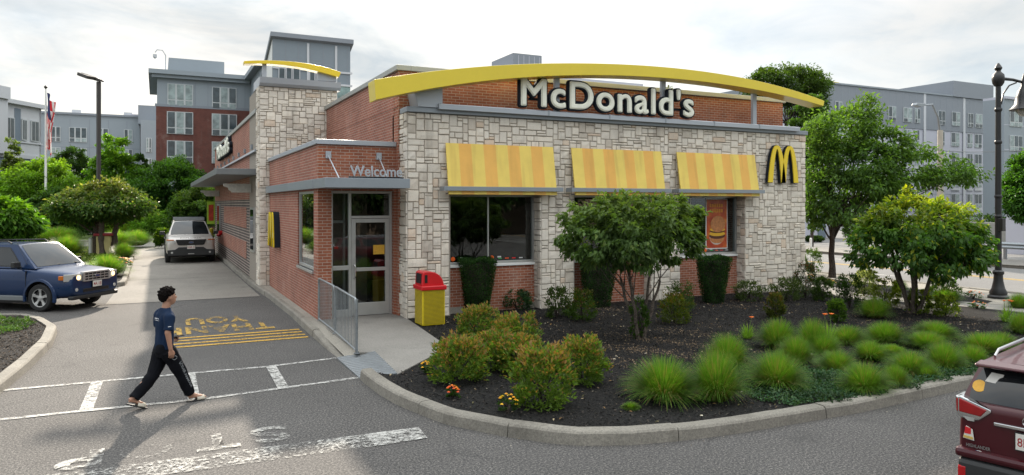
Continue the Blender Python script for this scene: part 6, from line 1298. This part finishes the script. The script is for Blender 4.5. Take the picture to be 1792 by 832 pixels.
bgtree('umbrella_tree','flat-topped tree with spreading bare limbs showing above the right end of the yellow arch',1375,116,160,250,52,(.035,.07,.015),(.12,.17,.03),300,40,.30,'flat',branches=40,shell=.6)
bgtree('street_tree','round dark green tree behind the right end of the sign wall',1420,165,110,380,44,(.035,.08,.018),(.10,.17,.03),260,40,.26)
bgtree('street_tree','thin leafy treetop poking over the parapet behind the sign',1172,147,34,230,38,(.07,.09,.02),(.2,.2,.05),26,26,.16,branches=12)
bgtree('street_tree','bright green tree at the right edge behind the lamp',1800,262,90,395,32,(.050,.13,.020),(.12,.24,.03),260,44,.22)
LB='trees behind the car park'
for a in (('tall bright green conical tree in front of the grey flats',200,226,110,385,78,(0.088,0.203,0.022),(0.270,0.432,0.041),380,42,.42,'cone'),
 ('dark green tree right of the tall bright one',248,262,60,390,82,(0.038,0.088,0.024),(0.095,0.162,0.041),180,40,.42,'cone'),
 ('dark tree in front of the grey flats right of the flagpole',125,252,90,390,84,(0.030,0.068,0.022),(0.068,0.121,0.034),220,40,.42,'round'),
 ('pale narrow tree at the far left edge',22,234,64,395,72,(0.088,0.128,0.041),(0.189,0.243,0.081),240,40,.36,'cone'),
 ('broad yellow green tree left of the lamp post',70,281,150,385,60,(0.115,0.230,0.024),(0.324,0.459,0.041),330,42,.34,'round'),
 ('dark green tree low behind the left island',95,330,110,420,54,(0.034,0.081,0.019),(0.081,0.149,0.027),300,42,.30,'round'),
 ('broad dark tree in front of the red brick flats',300,276,150,400,62,(0.038,0.101,0.019),(0.135,0.243,0.034),420,42,.36,'round'),
 ('green tree at the left of the lane canopy',345,325,100,405,57,(0.054,0.115,0.024),(0.230,0.270,0.068),300,40,.30,'round'),
 ('low bright bush tree beyond the lane bend',300,368,130,412,60,(0.101,0.216,0.024),(0.270,0.432,0.041),260,40,.26,'round'),
 ('dark green tree behind the multi-stemmed island tree',205,350,120,412,62,(0.027,0.068,0.016),(0.054,0.108,0.027),260,40,.32,'round'),
 ('dark green tree filling the gap behind the left edge tree',20,340,100,420,58,(0.034,0.081,0.019),(0.081,0.149,0.027),260,40,.32,'round')):
    bgtree('background_tree',a[0],*a[1:],group=LB)
# island trees
for (px,pb,lb,w,pt,pbb,Z) in ((162,447,'leaning island tree with pinkish new leaves, left of the bin',120,322,398,38.5),(190,447,'island tree with two dark trunks in front of the beige bin',130,318,402,39.5)):
    x,y=G(px,pb,.12); s=FO/dep(x,y); W=w/s/2
    bl=[B(px-62,px+20,345,392,px,s,pb),B(px-30,px+72,335,388,px,s,pb,.3),B(px-45,px+52,pt,370,px,s,pb),B(px-66,px+66,345,380,px,s,pb,-.5)]
    tree('island_tree',lb,'tree',(x,y,.12),bl,240,44,.42,.20,(.060,.115,.026),(.38,.32,.13),(.19,2.2,.35),'ornamental trees on the left island',droop=.3,stems=2 if px>170 else 1,branches=20,tip_h=.45,tipmax=.75,shell=.5)
x,y,_=atZ(-12,470,21); s=FO/dep(x,y); bl=[B(-60,45,345,420,-12,s,520),B(-40,62,360,410,-12,s,520,.3),B(-60,20,340,380,-12,s,520)]
tree('edge_tree','bright leafy tree hanging in from the left edge above the blue car','tree',(x,y,.0),bl,170,42,.20,.20,(.070,.17,.018),(.24,.36,.03),(.08,1.9,.1),None,droop=.7,branches=16,tip_h=.4,tipmax=.6,shell=.4)
# fountain grasses
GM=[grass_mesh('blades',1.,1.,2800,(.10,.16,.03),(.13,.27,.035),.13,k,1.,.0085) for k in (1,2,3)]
def grass(px,pt,pb,w,lb,grp='fountain grasses in the bed',v=None,z=.12,k=1.):
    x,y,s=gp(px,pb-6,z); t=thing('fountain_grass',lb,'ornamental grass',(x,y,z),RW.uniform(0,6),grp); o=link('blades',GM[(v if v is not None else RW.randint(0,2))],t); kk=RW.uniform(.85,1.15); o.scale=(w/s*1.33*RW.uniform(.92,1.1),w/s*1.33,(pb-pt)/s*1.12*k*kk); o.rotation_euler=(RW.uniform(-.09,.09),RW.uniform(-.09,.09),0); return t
zz=[(145,345,530,250,'large grass clump nearest the kerb, leftmost of the front grasses'),(365,330,535,200,'large grass clump second from the left at the front'),(405,255,400,170,'grass clump behind the second front one'),(610,305,480,210,'big bright grass clump left of the creeping ground cover'),(615,200,320,150,'tall grass clump behind the big bright one'),(690,262,380,130,'grass clump right behind the big bright one'),(770,182,330,130,'upright bright grass clump behind the ground cover'),(805,245,345,120,'grass clump just right of the upright bright one'),(905,212,300,140,'low grass clump right of the upright one'),(862,312,415,140,'grass clump at the back edge of the ground cover'),(975,345,500,180,'big grass clump spilling over the ground cover'),(1000,288,370,130,'grass clump behind the spilling one'),(1062,212,295,150,'grass clump in the middle of the back row'),(1108,378,480,95,'small compact grass clump near the kerb'),(1090,290,350,120,'grass clump between the back row and the compact one'),(1165,312,425,160,'wide grass clump with straw blades near the kerb'),(1232,385,445,90,'small straw-tinged clump at the kerb edge'),(1235,240,320,150,'grass clump in the back row, third from the right'),(1300,288,405,140,'grass clump right of the wide straw one'),(1272,192,275,140,'darker grass clump in front of the right-hand tree'),(1465,248,335,160,'large grass clump left of the maroon car roof'),(1420,285,385,120,'grass clump in front of the large one by the maroon car'),(1015,110,195,125,'dark soft grass clump by the garden path'),(1535,255,320,120,'grass clump just behind the maroon car'),(1625,165,260,90,'grass clump at the right edge of the bed'),(1612,88,155,80,'pale grass clump at the right edge by the street lamp'),(1312,62,128,110,'grass clump between the right-hand tree and the road'),(1122,38,85,60,'small grass clump on the street strip')]
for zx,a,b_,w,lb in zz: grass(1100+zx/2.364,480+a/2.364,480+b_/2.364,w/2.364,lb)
for (px,pt,pb,w,lb) in ((1308,562,597,40,'bright strappy daylily with one orange flower on the mulch'),(1448,556,612,56,'bright strappy daylily clump behind the fountain grasses'),(1762,532,568,44,'strappy daylily with orange flowers at the right edge')):
    x,y,s=gp(px,pb-4); t=thing('daylily',lb,'daylily',(x,y,.12),0,'daylilies in the bed'); o=link('leaves',grass_mesh('blades',1.,1.,150,(.12,.22,.03),(.22,.38,.05),.03,9,1.,.03),t); o.scale=(w/s,w/s,(pb-pt)/s)
    m=MB(); nf=1 if px==1308 else (3 if px>1700 else 2)
    for k in range(nf):
        a=k*2.1+.3; c=Vector((math.cos(a)*.08+.05,math.sin(a)*.08,(pb-pt)/s*.98)); m.tube([(0,0,.05),c*.6,c],.005,5,0)
        for j in range(6): b2=2*PI*j/6; m.add([c,c+Vector((math.cos(b2-.4)*.05,math.sin(b2-.4)*.03,.03)),c+Vector((math.cos(b2)*.055,math.sin(b2)*.055,.03)),c+Vector((math.cos(b2+.4)*.03,math.sin(b2+.4)*.05,.04))],[(0,1,2,3)],1)
    m.obj('flowers',[paint('flower_stalk',(.08,.14,.03),.6),paint('daylily_orange',(.80,.18,.015),.6)],t,world=False)
for (px,py,w,h,c,lb) in ((792,702,28,24,[(.75,.10,.01),(.80,.20,.01)],'small marigold with orange flowers near the kerb'),(888,728,44,36,[(.85,.50,.01),(.80,.35,.01)],'yellow marigold in front of the largest rusty-tipped shrub'),(746,658,26,22,[(.85,.45,.01)],'yellow marigold at the left tip of the bed by the ramp plate'),(824,592,34,18,[(.80,.35,.01)],'few orange marigolds beside the shrub near the litter bin'),(1704,528,34,16,[(.75,.13,.01)],'orange marigolds at the edge of the street strip'),(1710,545,36,14,[(.75,.12,.01),(.80,.3,.01)],'orange marigolds on the near side of the garden path'),(1452,505,24,12,[(.80,.5,.01)],'yellow marigolds beside the street tree trunk'),(1418,497,16,14,[(.80,.25,.01)],'orange marigolds at the foot of the stone corner')):
    x,y,s=gp(px,py-4); bush('marigold_plant',lb,'flowers',(x,y,.12),max(w/s,.2),max(h/s*.9,.16),420,.035,(.035,.075,.02),(.05,.10,.02),.2,'marigolds in the beds',flowers=(13,c,.024))
# ground cover mats
def mat_cover(name,poly,n,base,tip,lb,L=.05,z=.13):
    xs=[p[0] for p in poly];ys=[p[1] for p in poly]; x=rng.uniform(min(xs),max(xs),n);y=rng.uniform(min(ys),max(ys),n); k=inpoly(x+.06*np.sin(y*9),y+.06*np.sin(x*8),poly); x,y=x[k],y[k]; m=len(x)
    hb=.05+.04*np.sin(x*6)*np.cos(y*7); P=np.stack([x,y,z+rng.uniform(0,1,m)*np.maximum(hb,.015)],1); D=unit(m); D[:,2]=np.abs(D[:,2])*.6; l=L*rng.uniform(.5,1.3,m)
    o=leaf_obj(name,P,D,unit(m)*.5+np.array([0,0,1.]),l,l*.5,greens(m,base,tip,rng.uniform(0,1,m)**3,.5+.5*np.sin(x*5+y*4),.3),M['leaf_dull'],kind='stuff'); return o
mat_cover('ground_cover',[(7.3,6.75),(7.2,7.4),(7.6,8.3),(8.3,8.9),(9.2,8.2),(9.6,7.6),(10.8,7.5),(12.5,7.8),(12.5,6.95),(10.85,6.7),(8.3,6.55)],30000,(.022,.062,.026),(.08,.13,.06),'')
mat_cover('ground_cover',[(-2.6,17.6),(-2.35,18.3),(-2.6,19.3),(-3.4,20.2),(-6,20.4),(-6,17.2)],9000,(.045,.10,.02),(.12,.19,.04),'',.07)
# stray weed on the mulch and at the kerb
x,y,s=gp(1104,720); grass(1104,708,722,26,'tiny yellowing weed alone on the mulch near the kerb','weeds')
# island grasses and meadow
k=0
for (px,pt,pb,w,lb) in ((118,416,452,60,'bright grass clump at the left end of the island'),(205,408,440,60,'bright grass clump right of the island trees'),(240,405,436,50,'grass clump near the lane bend'),(216,432,456,40,'grass clump beside the beige bin'),(188,450,490,60,'grass clump with orange flowers at the island edge'),(172,462,482,50,'low grass clump behind the blue car bonnet'),(215,388,418,60,'tall meadow grass clump behind the bin'),(255,396,418,60,'low bright grass clump beyond the lane bend'),(100,400,430,70,'meadow grass clump behind the blue car roof')):
    grass(px,pt,pb,w,lb,'grasses on the left island')
bush('marigold_plant','orange and yellow marigolds on the island beside the drive lane','flowers',(*G(208,470,.12),.12),1.3,.42,700,.06,(.05,.10,.02),(.10,.16,.03),.2,'marigolds in the beds',flowers=(30,[(.75,.14,.01),(.80,.42,.01)],.06))
mat_cover('meadow_grass',[(-13,31),(-2.3,29.5),(-1.9,33),(-2.1,40),(-1.4,43.3),(-2.5,48),(-6,51.5),(-13,53)],60000,(.07,.12,.02),(.22,.24,.06),'',.16)
def meadow(): pass
for (px,pt,pb,w,base,lb) in ((283,400,432,26,(.05,.10,.015),'small clipped box bush beside the waiting white car'),(325,375,402,80,(.075,.15,.02),'broad bright hedge behind the waiting white car'),(255,383,400,60,(.07,.15,.018),'bright hedge beyond the bend of the lane'),(60,400,424,90,(.05,.11,.02),'low hedge behind the roof of the blue car')):
    x,y=G(px,pb,.1); s=FO/dep(x,y); bush('hedge_bush',lb,'hedge',(x,y,.1),w/s,(pb-pt)/s,2600,.14,base,(.22,.30,.03),.5,'hedges behind the car park')
m=None
# hedge line far right
for (px,pt,pb,w,lb) in ((1500,402,418,60,'dark shrubs behind the guard rail left of the small tree'),(1730,400,414,70,'dark shrubs at the back of the paved lot'),(1425,416,424,34,'weeds along the foot of the white shed')):
    x,y=G(px,pb,.06); s=FO/dep(x,y); bush('roadside_shrub',lb,'shrub',(x,y,.06),w/s,(pb-pt)/s+ (1.2 if px!=1425 else 0),1600,.2,(.03,.06,.02),(.06,.10,.03),.3,'shrubs across the road')
# unseen trees added behind the camera to darken the pane reflections
for k,(x,y) in enumerate(((6,-20),(14,-22),(22,-19),(30,-22),(-6,-22))):
    bl=[(0,0,5,3.2,3.0,3.0),(1.5,0,4,2.2,2.2,2.0)]
    if k==0: bt=tree('reflection_tree','unseen tree added behind the camera for the restaurant panes to mirror','tree',(x,y,0),bl,160,26,.9,.55,(.03,.07,.015),(.08,.14,.03),(.2,2.6,.1),'unseen trees added behind the camera')
    else: c=copy_tree(bt); c.location=(x,y,0)
# ================= LIGHT, SKY, CAMERA =================
EL,AZ=R(SUN_EL),math.atan2(SUN_D[0],SUN_D[1])     # azimuth of the sun from +Y towards +X
sd=Vector((math.sin(AZ)*math.cos(EL),math.cos(AZ)*math.cos(EL),math.sin(EL)))
L=bpy.data.lights.new('sun','SUN'); L.energy=SUN_S; L.angle=R(1.1); L.color=(1,.88,.73); lo=bpy.data.objects.new('sun',L); COL.objects.link(lo); lo.rotation_euler=(-sd).to_track_quat('-Z','Y').to_euler(); lo.location=sd*60
w=bpy.data.worlds.new('World'); sc.world=w; w.use_nodes=True; nt=w.node_tree; nt.nodes.clear()
def wn(t): return nt.nodes.new(t)
sky=wn('ShaderNodeTexSky'); sky.sky_type='NISHITA'; sky.sun_disc=False; sky.sun_elevation=EL; sky.sun_rotation=AZ; sky.air_density=1; sky.dust_density=1.5
bg1=wn('ShaderNodeBackground'); nt.links.new(sky.outputs[0],bg1.inputs[0]); bg1.inputs[1].default_value=SKY_S
tc=wn('ShaderNodeTexCoord'); sx=wn('ShaderNodeSeparateXYZ'); nt.links.new(tc.outputs['Generated'],sx.inputs[0])
def wm(op,a,b=0.):
    x=wn('ShaderNodeMath'); x.operation=op
    for s_,v in ((x.inputs[0],a),(x.inputs[1],b)):
        if isinstance(v,(int,float)): s_.default_value=v
        else: nt.links.new(v,s_)
    return x.outputs[0]
zc=wm('ADD',wm('MAXIMUM',sx.outputs[2],0.),.16); cb=wn('ShaderNodeCombineXYZ'); nt.links.new(wm('DIVIDE',sx.outputs[0],zc),cb.inputs[0]); nt.links.new(wm('DIVIDE',sx.outputs[1],zc),cb.inputs[1])
def wnoise(scale,det,rough,off=0,dist=0.):
    x=wn('ShaderNodeTexNoise'); mp=wn('ShaderNodeMapping'); mp.inputs['Location'].default_value=(off,off*.7,off*1.3); nt.links.new(cb.outputs[0],mp.inputs[0]); nt.links.new(mp.outputs[0],x.inputs['Vector']); x.inputs['Scale'].default_value=scale; x.inputs['Detail'].default_value=det; x.inputs['Roughness'].default_value=rough; x.inputs['Distortion'].default_value=dist; return x.outputs[0]
def wramp(f,st):
    x=wn('ShaderNodeValToRGB'); e=x.color_ramp.elements
    while len(e)<len(st): e.new(.5)
    for k,(p,c) in enumerate(st): e[k].position=p; e[k].color=tuple(c)+(1,)
    nt.links.new(f,x.inputs[0]); return x.outputs[0]
n1=wnoise(.75,9,.58,3.,.6); n2=wnoise(1.9,8,.6,11.,.8)
shade=wm('ADD',wm('MULTIPLY',n1,.45),wm('MULTIPLY',n2,.55))
ccol=wramp(shade,[(.34,(.58,.70,.82)),(.45,(.76,.84,.91)),(.55,(.93,.96,.98)),(.70,(1.05,1.04,1.03))])
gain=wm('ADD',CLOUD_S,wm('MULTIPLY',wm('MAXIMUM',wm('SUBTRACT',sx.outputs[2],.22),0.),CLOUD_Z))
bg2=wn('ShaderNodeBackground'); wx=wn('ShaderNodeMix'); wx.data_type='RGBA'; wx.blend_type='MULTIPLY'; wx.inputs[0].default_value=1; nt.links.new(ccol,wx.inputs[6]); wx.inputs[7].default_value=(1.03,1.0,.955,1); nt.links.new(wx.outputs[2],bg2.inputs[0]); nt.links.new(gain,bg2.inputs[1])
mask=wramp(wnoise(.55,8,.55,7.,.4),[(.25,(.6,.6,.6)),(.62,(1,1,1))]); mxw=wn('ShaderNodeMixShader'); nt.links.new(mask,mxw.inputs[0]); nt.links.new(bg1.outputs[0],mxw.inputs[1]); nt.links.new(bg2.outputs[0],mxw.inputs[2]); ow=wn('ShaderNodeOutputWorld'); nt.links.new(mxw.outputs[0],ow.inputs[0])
cam=bpy.data.cameras.new('camera'); co=bpy.data.objects.new('camera',cam); COL.objects.link(co); sc.camera=co
cam.sensor_width=36; cam.lens=36*FO/1792; cam.shift_y=-(416-HY)/1792; cam.clip_end=3000; cam.clip_start=.05
co.location=(0,0,CH); co.rotation_euler=(PI/2,0,-math.atan2(UF,UX))
vs_=sc.view_settings; vs_.view_transform='Standard'; vs_.look='None'; vs_.gamma=1; vs_.exposure=EXPO; vs_.use_curve_mapping=False
sc.render.film_transparent=False; sc.cycles.use_denoising=True; sc.cycles.max_bounces=8; sc.cycles.transparent_max_bounces=12; sc.cycles.sample_clamp_indirect=6; sc.cycles.caustics_reflective=False; sc.cycles.caustics_refractive=False
try: sc.cycles.denoiser='OPENIMAGEDENOISE'; sc.cycles.denoising_prefilter='ACCURATE'
except Exception: pass
